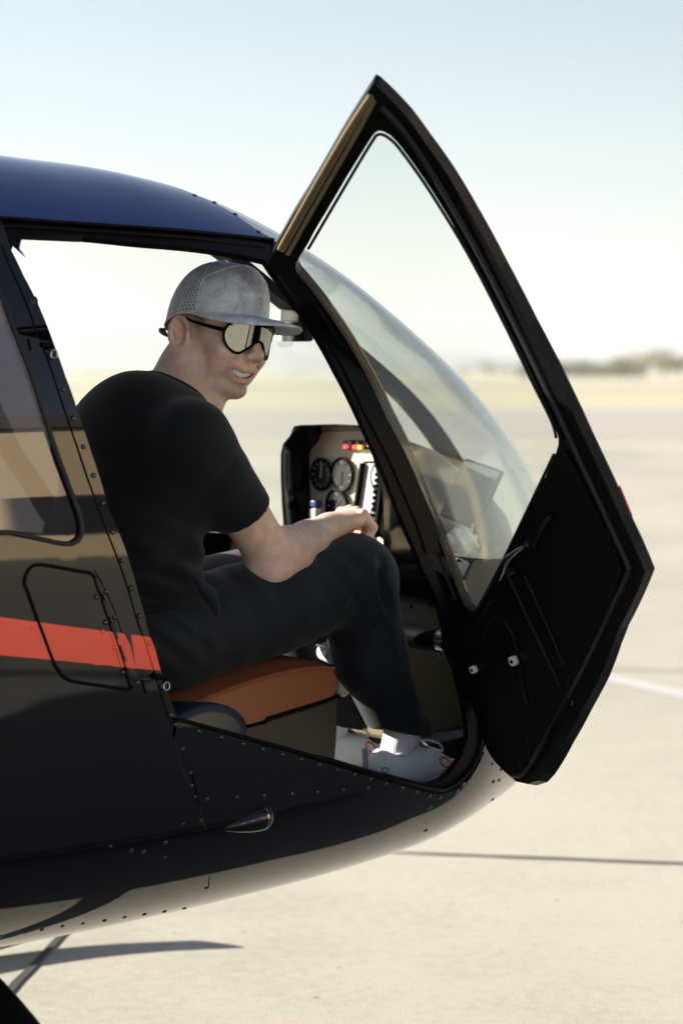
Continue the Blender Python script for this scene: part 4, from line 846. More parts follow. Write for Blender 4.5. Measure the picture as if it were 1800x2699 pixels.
# ----------------------------------------------------------------- clothes
def folds(P, specs):
    d = 0
    for c, dr, wl, am, rad in specs:
        c, dr = np.array(c), np.array(dr, float); dr /= np.linalg.norm(dr); q = P - c; d = d + am * np.sin(q @ dr * 2 * math.pi / wl + 1.5 * vnoise(P, 9, 5)) * np.exp(-(np.linalg.norm(q, axis=1) / rad) ** 2)
    return d
def shirtsdf(P):
    d = ell(P, CHEST + np.array([-.012, 0, .035]), (.125, .185, .185)); d = smin(d, cone(P, SH_L + np.array([-.01, .02, 0]), SH_R + np.array([-.01, -.018, 0]), .068, .066), .05)
    d = smin(d, ell(P, NECK + np.array([-.06, .0, -.07]), (.085, .125, .07)), .04)      # trapezius
    d = smin(d, ell(P, PELV + np.array([-.01, 0, .03]), (.135, .175, .14)), .06)
    d = smin(d, ell(P, (.10, .32, 1.10), (.13, .175, .14)), .05)
    s_ = chain(P, [SH_R + np.array([-.01, -.01, .006]), SH_R * .45 + EL_R * .55], [.067, .060], .02); d = smin(d, s_, .03)
    sl = chain(P, [SH_L, np.array([.27, .07, 1.16])], [.072, .066], .02); d = smin(d, sl, .035)
    d = d + .004 * vnoise(P, 14, 1) + .002 * vnoise(P, 38, 2)
    d = d + folds(P, [((.12, .50, 1.10), (.5, 0, .85), .055, .005, .10), ((.08, .48, .99), (.2, 0, 1.), .035, .0055, .11), ((.20, .44, 1.25), (.7, .2, -.6), .05, .0025, .08), ((.03, .30, 1.2), (.1, .6, 1), .07, .003, .14)])
    def px6(L, Y): return [planeY((200 + u / 2.8, 920 + v / 2.8), Y) for u, v in L]
    for L, Y, r_ in (([(1000, 1310), (900, 1160), (860, 1020)], .53, .006), ([(1180, 860), (1080, 960), (960, 1060)], .555, .004), ([(1240, 960), (1160, 1080), (1060, 1160)], .56, .0035), ([(960, 1330), (820, 1380), (640, 1400)], .50, .006), ([(930, 1420), (760, 1480), (560, 1500)], .50, .006), ([(700, 420), (600, 560), (520, 740)], .42, .004), ([(1120, 1500), (900, 1540), (640, 1560)], .50, .006)):
        d = smax(d, -chain(P, px6(L, Y), [r_ * .3] + [r_] * (len(L) - 2) + [r_ * .3], .006), .018)
    # openings: neck hole and the cut ends of the sleeves
    sv = EL_R - SH_R; sv /= np.linalg.norm(sv); cut = (P - (SH_R + sv * np.linalg.norm(EL_R - SH_R) * .56)) @ sv
    near = np.linalg.norm(np.cross(P - SH_R, sv), axis=1) - .10
    d = np.where((near < 0) & (((P - SH_R) @ sv) > 0.04), np.maximum(d, cut), d)
    return d
def neckline(P):
    c = NECK + np.array([-.006, .004, .010]); nrm = np.array([.38, .06, 1.]); nrm /= np.linalg.norm(nrm); return (P - c) @ nrm
def shirt_shell(P):
    o = shirtsdf(P); c = NECK + np.array([.002, .004, 0]); ax = np.array([.30, .03, 1.]); ax /= np.linalg.norm(ax)
    rad = np.linalg.norm((P - c) - ((P - c) @ ax)[:, None] * ax, axis=1)
    o = smax(o, -(np.maximum(rad - .069, -((P - c) @ ax) - .03)), .006)                    # neck hole
    return o
V, F = surfnet(shirt_shell, (-.06, -.06, .88), (.42, .66, 1.50), .0042)
V = relax(V, F, 2, .5)
MAT['shirt'] = mat('black_jersey', (.0048, .0072, .0098), .85, spec=.2, sheen=.12, noise=.2, nscale=60, bump=.15, bscale=900)
shirt = mobj('t_shirt', LWa(V), F[:, ::-1], MAT['shirt'], PERS)
t = np.linspace(0, 2 * math.pi, 40); c = NECK + np.array([.002, .004, 0]); ax = np.array([.30, .03, 1.]); ax /= np.linalg.norm(ax); u_ = np.cross(ax, [0, 1, 0]); u_ /= np.linalg.norm(u_); w_ = np.cross(ax, u_)
col_pts = []
for a in t:
    dv = u_ * math.cos(a) + w_ * math.sin(a); hs_ = np.linspace(-.10, .06, 90); Pq = c + dv * .071 + np.outer(hs_, ax); val = shirtsdf(Pq); i = np.argmax(val > -.002); col_pts.append(c + dv * .0705 + ax * hs_[max(i, 1)])
col_pts = np.array(col_pts); col_pts[:, 2] = np.convolve(np.r_[col_pts[-4:-1, 2], col_pts[:, 2], col_pts[1:4, 2]], np.ones(7) / 7, 'valid'); tube('collar', col_pts, .0075, MAT['shirt'], shirt, 8, flat=.7)
hem_v = EL_R - SH_R; hem_L = np.linalg.norm(hem_v); hem_v = hem_v / hem_L
t = np.linspace(0, 2 * math.pi, 49); hu = np.cross(hem_v, [0, 0, 1.]); hu /= np.linalg.norm(hu); hw = np.cross(hem_v, hu); hc = SH_R + hem_v * hem_L * .50
def on_shirt(c, dirs):
    out = []
    for dv in dirs:
        rr = np.linspace(.03, .13, 80); val = shirtsdf(c + np.outer(rr, dv)); i = np.argmax(val > 0); out.append(c + dv * (rr[i] - .0004))
    return np.array(out)
tube('hem_stitch', on_shirt(hc, [hu * math.cos(a) + hw * math.sin(a) for a in t]), .0011, MAT['shirt'], shirt, 5)
def trousers(P):
    d = ell(P, PELV + np.array([-.0, 0, -.03]), (.155, .185, .125))
    d = smin(d, chain(P, [HIP_R, HIP_R * .45 + KN_R * .55, KN_R + np.array([-.02, 0, .0])], [.105, .094, .083], .02), .04)
    d = smin(d, chain(P, [KN_R + np.array([-.012, 0, -.005]), KN_R * .55 + AN_R * .45 + np.array([-.028, 0, 0]), AN_R + np.array([-.016, 0, .045])], [.080, .073, .061], .02), .03)
    d = smin(d, chain(P, [HIP_L, KN_L], [.10, .078], .02), .03)
    d = smin(d, chain(P, [KN_L, KN_L * .5 + AN_L * .5 + np.array([-.02, 0, 0]), AN_L + np.array([-.01, 0, .04])], [.078, .070, .062], .02), .03)
    d = d + .003 * vnoise(P, 12, 11) + .0016 * vnoise(P, 34, 12)
    d = d + folds(P, [(HIP_R + np.array([.10, .06, .06]), (.95, 0, .3), .075, .0030, .12), (KN_R + np.array([-.06, .05, -.06]), (.7, 0, .7), .05, .004, .08), (KN_R + np.array([.0, .05, -.2]), (1., 0, .12), .06, .002, .16), (HIP_R + np.array([.28, .05, .02]), (.9, .3, -.5), .09, .0022, .13), (HIP_R + np.array([-.02, .08, .05]), (.6, .2, .8), .04, .006, .08), (AN_R + np.array([-.02, .05, .09]), (.3, 0, 1.), .04, .0025, .08)])
    def px5(L, Y): return [planeY((500 + u / 2.412, 1200 + v / 2.412), Y) for u, v in L]
    for L, Y, r_ in (([(690, 800), (640, 880), (560, 1010)], .512, .0045), ([(1225, 610), (1205, 760), (1225, 880), (1300, 1040)], .500, .005), ([(1080, 600), (1010, 700), (950, 780)], .508, .004), ([(270, 890), (320, 960), (380, 1050)], .520, .0045), ([(1330, 900), (1390, 1100), (1440, 1300), (1480, 1480)], .474, .0045), ([(980, 1120), (1060, 1040), (1180, 960)], .500, .006), ([(940, 1060), (1040, 960), (1120, 850)], .506, .0045), ([(1180, 1000), (1150, 1250), (1220, 1500)], .478, .004), ([(120, 880), (170, 1020), (230, 1120)], .522, .006), ([(420, 930), (520, 1120), (560, 1300)], .520, .0035), ([(60, 1100), (120, 1250), (140, 1400)], .52, .005)):
        d = smax(d, -chain(P, px5(L, Y), [r_ * .3] + [r_] * (len(L) - 2) + [r_ * .3], .006), .016)
    # bunched fold at the hip
    d = smin(d, chain(P, [planeY((524, 1535), .53), planeY((556, 1570), .535), planeY((575, 1620), .53)], [.010, .013, .006], .01), .018)
    for A, zc in ((AN_R, .038), (AN_L, .026)):
        leg = np.linalg.norm((P - A)[:, :2], axis=1) - .16; n_ = np.array([-.22, 0, -1.]); n_ /= np.linalg.norm(n_)
        d = np.where(leg < 0, smax(d, (P - (A + np.array([0, 0, zc]))) @ n_, .004), d)
        d = np.where(leg < 0, np.maximum(d, -np.maximum(np.linalg.norm((P - A - np.array([-.01, 0, 0]))[:, :2], axis=1) - .048, P[:, 2] - A[2] - zc - .05)), d)
    return d
V, F = surfnet(trousers, (-.08, .02, .60), (.86, .62, 1.20), .0046)
V = relax(V, F, 2, .5)
MAT['trouser'] = mat('dark_slate_trousers', (.0075, .0118, .0175), .7, spec=.25, sheen=.1, noise=.15, nscale=80, bump=.12, bscale=1100)
mobj('trousers', LWa(V), F[:, ::-1], MAT['trouser'], PERS)
# ----------------------------------------------------------------- cap, sunglasses
def capP(th, s, off=0.):
    """crown of the cap in head coordinates; th = 0 in front, positive to his right; s 0 rim .. 1 top"""
    th = np.asarray(th, float); s = np.asarray(s, float); c = np.cos(th); si = np.sin(th); fr = .5 + .5 * c
    zb = .036 + .010 * np.clip(c, 0, 1) ** 2 - .030 * np.clip(-c, 0, 1) ** 1.4; ax = np.where(c > 0, .109, .108) + off; by = .0875 + off
    a = s * math.pi / 2; n = 2.15 + 1.55 * fr ** 1.5; r = np.maximum(np.cos(a), 0) ** (2 / n); z = np.sin(a) ** (2 / (2.15 + .5 * fr))
    zt = .150 + off
    return np.stack([-.004 + ax * c * r, by * si * r, zb + (zt - zb) * z], -1)
def capmat(holes):
    m = bpy.data.materials.new('cap_cloth_perforated' if holes else 'cap_cloth'); m.use_nodes = True; t = m.node_tree; b = t.nodes['Principled BSDF']; b.inputs['Roughness'].default_value = .72; b.inputs['Specular IOR Level'].default_value = .3
    tc = t.nodes.new('ShaderNodeTexCoord'); n = t.nodes.new('ShaderNodeTexNoise'); n.inputs['Scale'].default_value = 30; n.inputs['Detail'].default_value = 6; n.inputs['Roughness'].default_value = .65; n.inputs['Distortion'].default_value = .8; t.links.new(tc.outputs['Object'], n.inputs['Vector'])
    r = t.nodes.new('ShaderNodeValToRGB'); r.color_ramp.elements[0].position = .36; r.color_ramp.elements[0].color = (.46, .49, .56, 1); r.color_ramp.elements[1].position = .66; r.color_ramp.elements[1].color = (.80, .82, .87, 1); t.links.new(n.outputs['Fac'], r.inputs[0])
    out = r.outputs[0]
    if holes:
        v = t.nodes.new('ShaderNodeTexVoronoi'); v.voronoi_dimensions = '2D'; v.inputs['Randomness'].default_value = 0; v.inputs['Scale'].default_value = 1.; t.links.new(tc.outputs['UV'], v.inputs['Vector'])
        lt = t.nodes.new('ShaderNodeMath'); lt.operation = 'LESS_THAN'; lt.inputs[1].default_value = .21; t.links.new(v.outputs['Distance'], lt.inputs[0])
        mx = t.nodes.new('ShaderNodeMix'); mx.data_type = 'RGBA'; mx.inputs[7].default_value = (.02, .022, .03, 1); t.links.new(lt.outputs[0], mx.inputs[0]); t.links.new(out, mx.inputs[6]); out = mx.outputs[2]
    t.links.new(out, b.inputs['Base Color'])
    n2 = t.nodes.new('ShaderNodeTexNoise'); n2.inputs['Scale'].default_value = 800; t.links.new(tc.outputs['Object'], n2.inputs['Vector']); bp = t.nodes.new('ShaderNodeBump'); bp.inputs['Strength'].default_value = .2; bp.inputs['Distance'].default_value = .001; t.links.new(n2.outputs['Fac'], bp.inputs['Height']); t.links.new(bp.outputs[0], b.inputs['Normal'])
    return m
MAT['cap'] = capmat(False); MAT['capm'] = capmat(True)
def cappatch(name, t0, t1, m_, parent, nu=40, nv=26):
    T, S = np.meshgrid(np.linspace(t0, t1, nu), np.linspace(0, .999, nv), indexing='ij'); P = head2w(capP(T, S) + .0012 * np.sin(S * 9 + T * 5)[..., None] * np.array([.6, .6, .2]))
    o = gridobj(name, P, m_, parent, flipfix=True); uv = o.data.uv_layers.new(name='UVMap'); a = T.ravel() * .098 / .0062; b_ = S.ravel() * .14 / .0062; k = np.empty(len(o.data.loops), int); o.data.loops.foreach_get('vertex_index', k)
    rotu = np.c_[(a + b_) * .7071, (a - b_) * .7071]; uv.data.foreach_set('uv', rotu[k].astype(np.float32).ravel()); return o
TF = R(78)
cap = cappatch('cap', -TF, TF, MAT['cap'], PERS, 60); cap['label'] = 'mottled grey flat-brim cap'
cappatch('mesh_panel', TF, math.pi, MAT['capm'], cap); cappatch('mesh_panel', -math.pi, -TF, MAT['capm'], cap)
def captube(name, ts, r, m_, off=.0006): P = head2w(np.array([capP(a, b, off) for a, b in ts])); return tube(name, P, r, m_, cap, 6, local=False)
for a in (TF, -TF): captube('cap_seam', [(a, s) for s in np.linspace(0, .98, 18)], .0011, MAT['cap'])
captube('cap_seam', [(a, .80 - .42 * (abs(a) / TF) ** 1.5) for a in np.linspace(-TF, TF, 24)], .0013, MAT['cap'])
captube('cap_rim', [(a, .005) for a in np.linspace(-math.pi, math.pi, 60)], .0022, MAT['cap'], 0.)
tp = capP(0, .999); tp = np.array([-.004, 0, .150]); Vb = [head2w(tp + np.array([0, 0, z])) for z in (-.002, .003, .0055, .0065)]; tube('cap_button', Vb, [.0075, .0075, .006, .002], MAT['cap'], cap, 14, local=False)
captube('cap_strap', [(math.pi - .5, -.0), (math.pi - .25, -.0), (math.pi, 0)], .001, MAT['frame'])
sp = [head2w(q) for q in crom([(-.083, .066, .006), (-.102, .040, .000), (-.111, 0, -.002), (-.102, -.040, .000), (-.083, -.066, .006)], 4)]; tube('cap_strap', sp, .007, MAT['rubber'], cap, 8, local=False, flat=.35)
# brim
TB = R(80); rows = []
for t_ in np.linspace(-TB, TB, 41):
    inn = capP(t_, 0.0); ca_, sa_ = math.cos(t_), math.sin(t_); k = max(0, math.cos(t_ / TB * math.pi / 2)) ** .55
    outp = np.array([inn[0] + .100 * k, inn[1] * (1 - .02 * k), inn[2] - .012 * k - .010 * (abs(sa_) ** 2) * k])
    inn2 = inn + np.array([-.004, 0, .001]); mid = inn2 * .5 + outp * .5 + np.array([0, 0, .0015])
    th_ = .0026
    rows.append([inn2 + [0, 0, th_], mid + [0, 0, th_], outp + [-.0015, 0, th_], outp, outp + [-.0015, 0, -th_], mid + [0, 0, -th_], inn2 + [0, 0, -th_]])
gridobj('brim', head2w(np.array(rows)), MAT['cap'], cap, flipfix=True)
# raised lettering
def textmesh(s, size):
    cu = bpy.data.curves.new('t', 'FONT'); cu.body = s; cu.size = size; cu.align_x = 'CENTER'; cu.resolution_u = 3; cu.space_character = 1.25; cu.offset = .0
    o = bpy.data.objects.new('t', cu); COL.objects.link(o); dg = bpy.context.evaluated_depsgraph_get(); me = bpy.data.meshes.new_from_object(o.evaluated_get(dg))
    bm = bmesh.new(); bm.from_mesh(me); bmesh.ops.triangulate(bm, faces=bm.faces); bmesh.ops.subdivide_edges(bm, edges=[e for e in bm.edges if e.calc_length() > size * .18], cuts=1); bmesh.ops.triangulate(bm, faces=bm.faces)
    V = np.array([v.co[:] for v in bm.verts]); F = [[v.index for v in f.verts] for f in bm.faces]; bm.free(); bpy.data.objects.remove(o); return V, F
MAT['emb'] = mat('raised_lettering', (.40, .42, .48), .5)
def captext(s, size, s0, stretch=1.35):
    V, F = textmesh(s, size); th = -V[:, 0] * stretch / .098; sv = s0 + V[:, 1] / .15; P = capP(th, sv, .0011); return mobj('cap_lettering', head2w(P), F, MAT['emb'], cap, flipfix=True)
captext('PARKS', .0225, .34); captext('HELICOPTERS', .0125, .225, 1.2)
for k in range(8):
    a = k * math.pi / 4; captube('cap_emblem', [(-.0 + q * math.cos(a) * .075, .135 + q * math.sin(a) * .05) for q in (.35, 1.)], .0008, MAT['emb'], .0008)
# sunglasses
MAT['lens'] = mat('gold_mirror_lens', (.36, .355, .32), .02, metal=1.)
def shieldP(be, z, off=0.): be = np.asarray(be, float); z = np.asarray(z, float); rr = 1 + off / .09; tz = (z - .0) * .10; return np.stack([.021 + .0935 * np.cos(be) * rr - tz * 0 + .14 * (z), .0855 * np.sin(be) * rr, z], -1)
half = [(0, .031), (12, .033), (25, .0345), (36, .033), (44, .028), (49, .018), (50.5, .006), (48.5, -.006), (44, -.016), (38, -.0235), (31, -.0275), (25, -.0265), (20, -.021), (14, -.014), (9.5, -.006), (5.5, -.001), (0, .001)]
outl = np.array([(R(b), z) for b, z in half] + [(-R(b), z) for b, z in half[::-1][1:-1]]); o2 = crom(outl * [.09, 1], 3, True)
gv, gf = cdt(o2, [], .006); gl_ = mobj('sunglasses', head2w(shieldP(gv[:, 0] / .09, gv[:, 1])), gf, MAT['lens'], PERS, flipfix=True, label='black-framed wraparound sunglasses with gold mirrored lens')
fr_ = o2; rim = head2w(shieldP(fr_[:, 0] / .09, fr_[:, 1], .0004)); tube('lens_frame', np.concatenate([rim, rim[:2]]), .0026, MAT['frame'], gl_, 8, local=False)
for s in (1, -1):
    tmp = [shieldP(s * R(49.5), .012), np.array([.045, s * .0815, .017]), np.array([.012, s * .0855, .023]), np.array([-.004, s * .0865, .028]), np.array([-.022, s * .083, .024])]
    tube('temple_arm', head2w(crom(np.array(tmp), 5)), np.interp(np.linspace(0, 1, 21), [0, .15, .4, 1], [.0042, .0036, .0026, .0022]), MAT['frame'], gl_, 8, local=False)
    tube('nose_pad', head2w(np.array([shieldP(s * R(11), .0), shieldP(s * R(15), -.012)]) - np.array([.003, 0, 0])), .0024, MAT['frame'], gl_, 6, local=False)
br_ = head2w(np.array([shieldP(R(b), .0315, .0015) for b in (-8, -3, 3, 8)])); tube('bridge_vent', br_, .0032, MAT['frame'], gl_, 8, local=False)
# ----------------------------------------------------------------- shoes and socks
MAT['shoe'] = mat('white_knit_shoe', (.86, .88, .90), .8, noise=.10, nscale=120, bump=.3, bscale=500); MAT['sole'] = mat('shoe_sole_white', (.88, .88, .87), .55); MAT['lace'] = mat('shoe_lace', (.80, .80, .76), .85, bump=.3, bscale=900)
MAT['mark'] = mat('red_shoe_mark', (.75, .10, .05), .6); MAT['markd'] = mat('dark_shoe_mark', (.02, .02, .025), .6)
def sockmat():
    m = mat('white_ribbed_sock', (.84, .84, .92), .9); t = m.node_tree; b = t.nodes['Principled BSDF']; tc = t.nodes.new('ShaderNodeTexCoord'); w = t.nodes.new('ShaderNodeTexWave'); w.inputs['Scale'].default_value = 95; w.bands_direction = 'X'; w.inputs['Distortion'].default_value = .6
    t.links.new(tc.outputs['Object'], w.inputs['Vector']); bp = t.nodes.new('ShaderNodeBump'); bp.inputs['Strength'].default_value = .8; bp.inputs['Distance'].default_value = .002; t.links.new(w.outputs['Fac'], bp.inputs['Height']); t.links.new(bp.outputs[0], b.inputs['Normal']); return m
MAT['sock'] = sockmat()
def make_shoe(heel, yaw, right, ankle):
    fw = np.array([math.cos(R(yaw)), math.sin(R(yaw)), 0]); rt = np.array([-fw[1], fw[0], 0]); B = np.stack([fw, rt, [0, 0, 1.]], 0)
    def tol(q): return heel + np.asarray(q) @ B
    def sdf(P):
        s = P[:, 0] / .285; lean = P[:, 1] - .010 * np.sin(s * math.pi)
        Q = np.c_[P[:, 0], lean, P[:, 2]]
        d = ell(Q, (.060, 0, .055), (.064, .036, .052)); d = smin(d, cone(Q, (.05, 0, .05), (.155, 0, .055), .038, .036), .02); d = smin(d, ell(Q, (.215, 0, .036), (.075, .045, .034)), .03); d = smin(d, ell(Q, (.055, 0, .085), (.046, .033, .028)), .02)
        d = smin(d, ell(Q, (.12, 0, .075), (.045, .026, .026)), .02)
        d = smax(d, -chain(Q, [(.058, 0, .075), (.068, 0, .15)], [.030, .036], .01), .006)
        return smax(d, .012 - P[:, 2], .004)
    V, F = surfnet(sdf, (-.03, -.07, .0), (.32, .07, .14), .0034, 8); V = relax(V, F, 1, .5)
    sh = mobj('shoe', LWa(tol(V)), F[:, ::-1], MAT['shoe'], PERS)
    so = [(x, (.036 + .010 * math.sin(max(0, (x - .02)) / .30 * math.pi)) * y) for x, y in []]
    ts = np.linspace(0, 2 * math.pi, 41)[:-1]; ol = np.array([(.142 + .150 * math.cos(a), (.040 + .006 * math.cos(a)) * math.copysign(abs(math.sin(a)) ** .75, math.sin(a)) + .006, 0) for a in ts])
    A = ol.copy(); A[:, 2] = .0 + .012 * np.clip((A[:, 0] - .22) / .08, 0, 1) ** 2; Bq = ol * [1.0, 1.03, 1]; Bq[:, 2] = .026 + .012 * np.clip((ol[:, 0] - .22) / .08, 0, 1) ** 2; prism('sole', tol(A), tol(Bq), MAT['sole'], sh, .004)
    # padded collar
    t_ = np.linspace(0, 2 * math.pi, 25); tube('shoe_collar', tol(np.array([(.060 + .042 * math.cos(a), .034 * math.sin(a), .102 + .008 * math.cos(a) - .004 * abs(math.sin(a))) for a in t_])), .0042, MAT['shoe'], sh, 8)
    prism('heel_tab', tol(np.array([(-.0085, -.010, .070), (-.0085, .010, .070), (-.010, .010, .112), (-.010, -.010, .112)])), tol(np.array([(-.0045, -.010, .070), (-.0045, .010, .070), (-.006, .010, .112), (-.006, -.010, .112)])), MAT['lace'], sh, .0015)
    tube('sole_line', tol(np.array([(.142 + .1515 * math.cos(a), (.0415 + .0065 * math.cos(a)) * math.copysign(abs(math.sin(a)) ** .75, math.sin(a)) + .006, .0275 + .012 * max(0, (.142 + .15 * math.cos(a) - .22) / .08) ** 2) for a in np.linspace(0, 2 * math.pi, 49)])), .0016, MAT['frame'] if False else MAT['base'], sh, 5)
    prism('tongue', tol(np.array([(.108, -.018, .100), (.150, -.016, .090), (.150, .016, .090), (.108, .018, .100), (.096, .016, .128), (.096, -.016, .128)])), tol(np.array([(.113, -.018, .104), (.152, -.016, .095), (.152, .016, .095), (.113, .018, .104), (.102, .016, .131), (.102, -.016, .131)])), MAT['shoe'], sh, .003)
    for s in (1, -1): tube('eyelet_band', tol(crom([(.112, .029 * s, .086), (.150, .030 * s, .078), (.195, .028 * s, .060)], 5)), .0026, MAT['sole'], sh, 6)
    # laces
    for k in range(5):
        x = .125 + k * .019; z = .1005 - k * .0085; tube('lace', tol(crom([(x - .006, -.026, z - .016), (x, -.010, z + .001), (x + .004, .010, z + .001), (x + .010, .026, z - .016)], 4)), .0027, MAT['lace'], sh, 6)
    for s in (1, -1): tube('lace', tol(crom([(.118, 0, .106), (.125, .022 * s, .120), (.150, .034 * s, .112), (.168, .022 * s, .094), (.150, .006 * s, .100), (.120, 0, .105)], 5)), .0024, MAT['lace'], sh, 6)
    tube('lace', tol(crom([(.120, .004, .106), (.150, .028, .090), (.170, .043, .064)], 5)), .0022, MAT['lace'], sh, 6)
    # side marks
    def proj_side(pts):
        out = []
        for x, z in pts:
            ys = np.linspace(.075, .0, 160); val = sdf(np.c_[np.full(160, x), ys, np.full(160, z)]); i = np.argmax(val < 0); out.append((x, ys[i] + .0010, z))
        return tol(np.array(out))
    a = np.linspace(0, 2 * math.pi, 21); tube('shoe_mark', proj_side([(.160 + .0125 * math.cos(q), .074 + .0095 * math.sin(q) - .002 * math.cos(q)) for q in a]), .0021, MAT['mark'], sh, 6)
    a = np.linspace(R(100), R(-100), 15); tube('shoe_mark', proj_side([(.158 + .0125 * math.cos(q + math.pi / 2 + .0), .0505 + .0095 * math.sin(q + math.pi / 2)) for q in a]), .0021, MAT['mark'], sh, 6)
    tg = proj_side([(.003, .078), (.022, .078), (.022, .050), (.003, .050)]); tube('heel_mark', tol(np.array([(.006 + .004 * math.cos(q), .034 , .064 + .006 * math.sin(q)) for q in np.linspace(0, 6.28, 13)])) if False else proj_side([(.018 + .005 * math.cos(q), .070 + .0045 * math.sin(q)) for q in np.linspace(0, 6.28, 15)]), .001, MAT['markd'], sh, 6)
    tube('heel_mark', proj_side([(.018 + .005 * math.sin(q), .058 + .0045 * math.cos(q)) for q in np.linspace(R(100), R(-100), 12)]), .001, MAT['markd'], sh, 6)
    # sock
    k0 = tol((.064, 0, .05)); k1 = tol((.072, 0, .10)); k2 = np.array([ankle[0] - .006, ankle[1], ankle[2] + .075]); tube('sock', crom([k0, k1, (k1 + k2) / 2 + [0, 0, .0], k2], 5), np.interp(np.linspace(0, 1, 16), [0, .4, 1], [.036, .036, .040]), MAT['sock'], PERS, 20)
    return sh
FLZ = .575
hr = planeY((972, 2055), .40); hr[2] = FLZ; make_shoe(hr + np.array([0, 0, .0]), 6, True, AN_R)
hl = planeY((785, 2015), .16); hl[2] = FLZ; make_shoe(hl + np.array([0, 0, .0]), 4, False, AN_L)
# ================================================================= surroundings
def hangar():
    x0, yA, yB, Hh = 29., -34., 16., 8.2
    hg = empty('hangar', (x0 + 12, (yA + yB) / 2, 0), 'long beige hangar with dark doors facing the apron', 'building')
    mw = mat('hangar_wall', (.80, .63, .42), .8, noise=.06, nscale=.4); mr = mat('hangar_roof', (.10, .085, .075), .6); md = mat('hangar_door', (.055, .05, .045), .5); mg = mat('hangar_glass', (.03, .035, .04), .1)
    def bw(name, x, X, y, Y, z, Z, m_, par_): 
        A = [(x, y, z), (X, y, z), (X, Y, z), (x, Y, z)]; B = [(x, y, Z), (X, y, Z), (X, Y, Z), (x, Y, Z)]; return prism(name, A, B, m_, par_, 0, local=False)
    w = bw('wall', x0, x0 + 24, yA, yB, 0, Hh, mw, hg)
    r_ = prism('roof', [(x0 - .7, yA - .5, Hh), (x0 - .7, yA - .5, Hh + 1.1), (x0 + 12, yA - .5, Hh + 3.2), (x0 + 24.7, yA - .5, Hh + .5), (x0 + 24.7, yA - .5, Hh)], [(x0 - .7, yB + .5, Hh), (x0 - .7, yB + .5, Hh + 1.1), (x0 + 12, yB + .5, Hh + 3.2), (x0 + 24.7, yB + .5, Hh + .5), (x0 + 24.7, yB + .5, Hh)], mr, hg, 0, local=False)
    for y in (-30, -21, 6): bw('hangar_door', x0 - .12, x0, y, y + 6.5, 0, 5.2, md, hg)
    for y in (-13.4, -10.6, -7.4, -4.9, -2.2, .6, 3.2):
        d = bw('window', x0 - .1, x0, y, y + 1.3, 1.0, 3.1, md, hg); bw('pane', x0 - .13, x0 - .1, y + .1, y + 1.2, 1.1, 3.0, mg, d)
    for y in (-12, -9): bw('window', x0 - .1, x0, y, y + 1.6, 4.6, 6.4, md, hg)
hangar()
def tree(x, y, h, w, seed, dry=False, bush=False):
    r = np.random.default_rng(seed); root = empty('bush' if bush else 'tree', (x, y, 0), TREE_LABEL[(dry, bush)], 'bush' if bush else 'tree', 'bushes along the far field' if bush else 'trees along the far field')
    mt = M_LEAFD if dry else M_LEAF; V, F = [], []; zc = h * (.55 if not bush else .5); n = 420 if not bush else 260
    cl = [np.array([r.normal() * w * .26, r.normal() * w * .26, zc + r.normal() * h * .16]) for _ in range(9)]
    for k in range(n):
        c = cl[r.integers(9)] + r.normal(size=3) * np.array([w * .13, w * .13, h * .09]); c[2] = max(c[2], .2); s = h * r.uniform(.025, .055); a = r.normal(size=3); a /= np.linalg.norm(a); b = np.cross(a, r.normal(size=3)); b /= np.linalg.norm(b)
        i = len(V); V += [c + a * s, c + b * s * .7, c - a * s, c - b * s * .7]; F.append([i, i + 1, i + 2, i + 3])
    base = np.array([x, y, 0]); mobj('crown', np.array(V) + base, F, mt, root, smooth=False)
    Vt, Ft = [], []
    def br(pts, rs):
        v, f = tubeVF(np.array(pts), rs, 6); o = len(Vt); Vt.extend(v); Ft.extend([[q + o for q in t] for t in f])
    br([(0, 0, 0), (.02 * h, 0, h * .3), (0, .02 * h, h * .62)], [h * .03, h * .022, h * .01])
    for k in range(4): c = cl[k]; br([(0, 0, h * .28), c * .5 + np.array([0, 0, h * .15]), c], [h * .014, h * .01, h * .005])
    mobj('trunk', np.array(Vt) + base, Ft, M_BARK, root)
M_LEAF = mat('foliage_olive', (.17, .175, .09), .8, noise=.3, nscale=1.); M_LEAFD = mat('foliage_dry', (.28, .24, .12), .85, noise=.3, nscale=1.); M_BARK = mat('bark', (.09, .07, .05), .9)
TREE_LABEL = {(False, False): 'distant olive green tree on the field edge', (True, False): 'distant dry yellowish tree on the field edge', (False, True): 'low distant green bush on the field edge', (True, True): 'low distant dry bush on the field edge'}
def px2ground(px, D): return (px - CX) / FPX * D, D
i = 0
for px, D, h, w, dry, bush in ((1225, 620, 3.6, 7, False, True), (1290, 640, 5.0, 9, True, False), (1345, 610, 4.4, 8, False, False), (1480, 600, 5.0, 9, False, False), (1535, 610, 6.0, 10, False, False), (1590, 590, 4.0, 8, True, True), (1640, 520, 6.6, 8, False, False), (1700, 520, 7.2, 9, True, False), (1745, 530, 6.4, 10, False, False), (1790, 520, 6.8, 9, True, False), (1850, 520, 7.2, 9, False, False), (1010, 700, 3.0, 10, True, True), (770, 760, 3.0, 12, False, True), (300, 760, 3.2, 12, True, True), (240, 720, 3., 10, False, True), (-100, 600, 6, 9, False, False), (1950, 560, 6, 9, True, False)):
    x, y = px2ground(px, D); i += 1; tree(x, y, h, w, i, dry, bush)
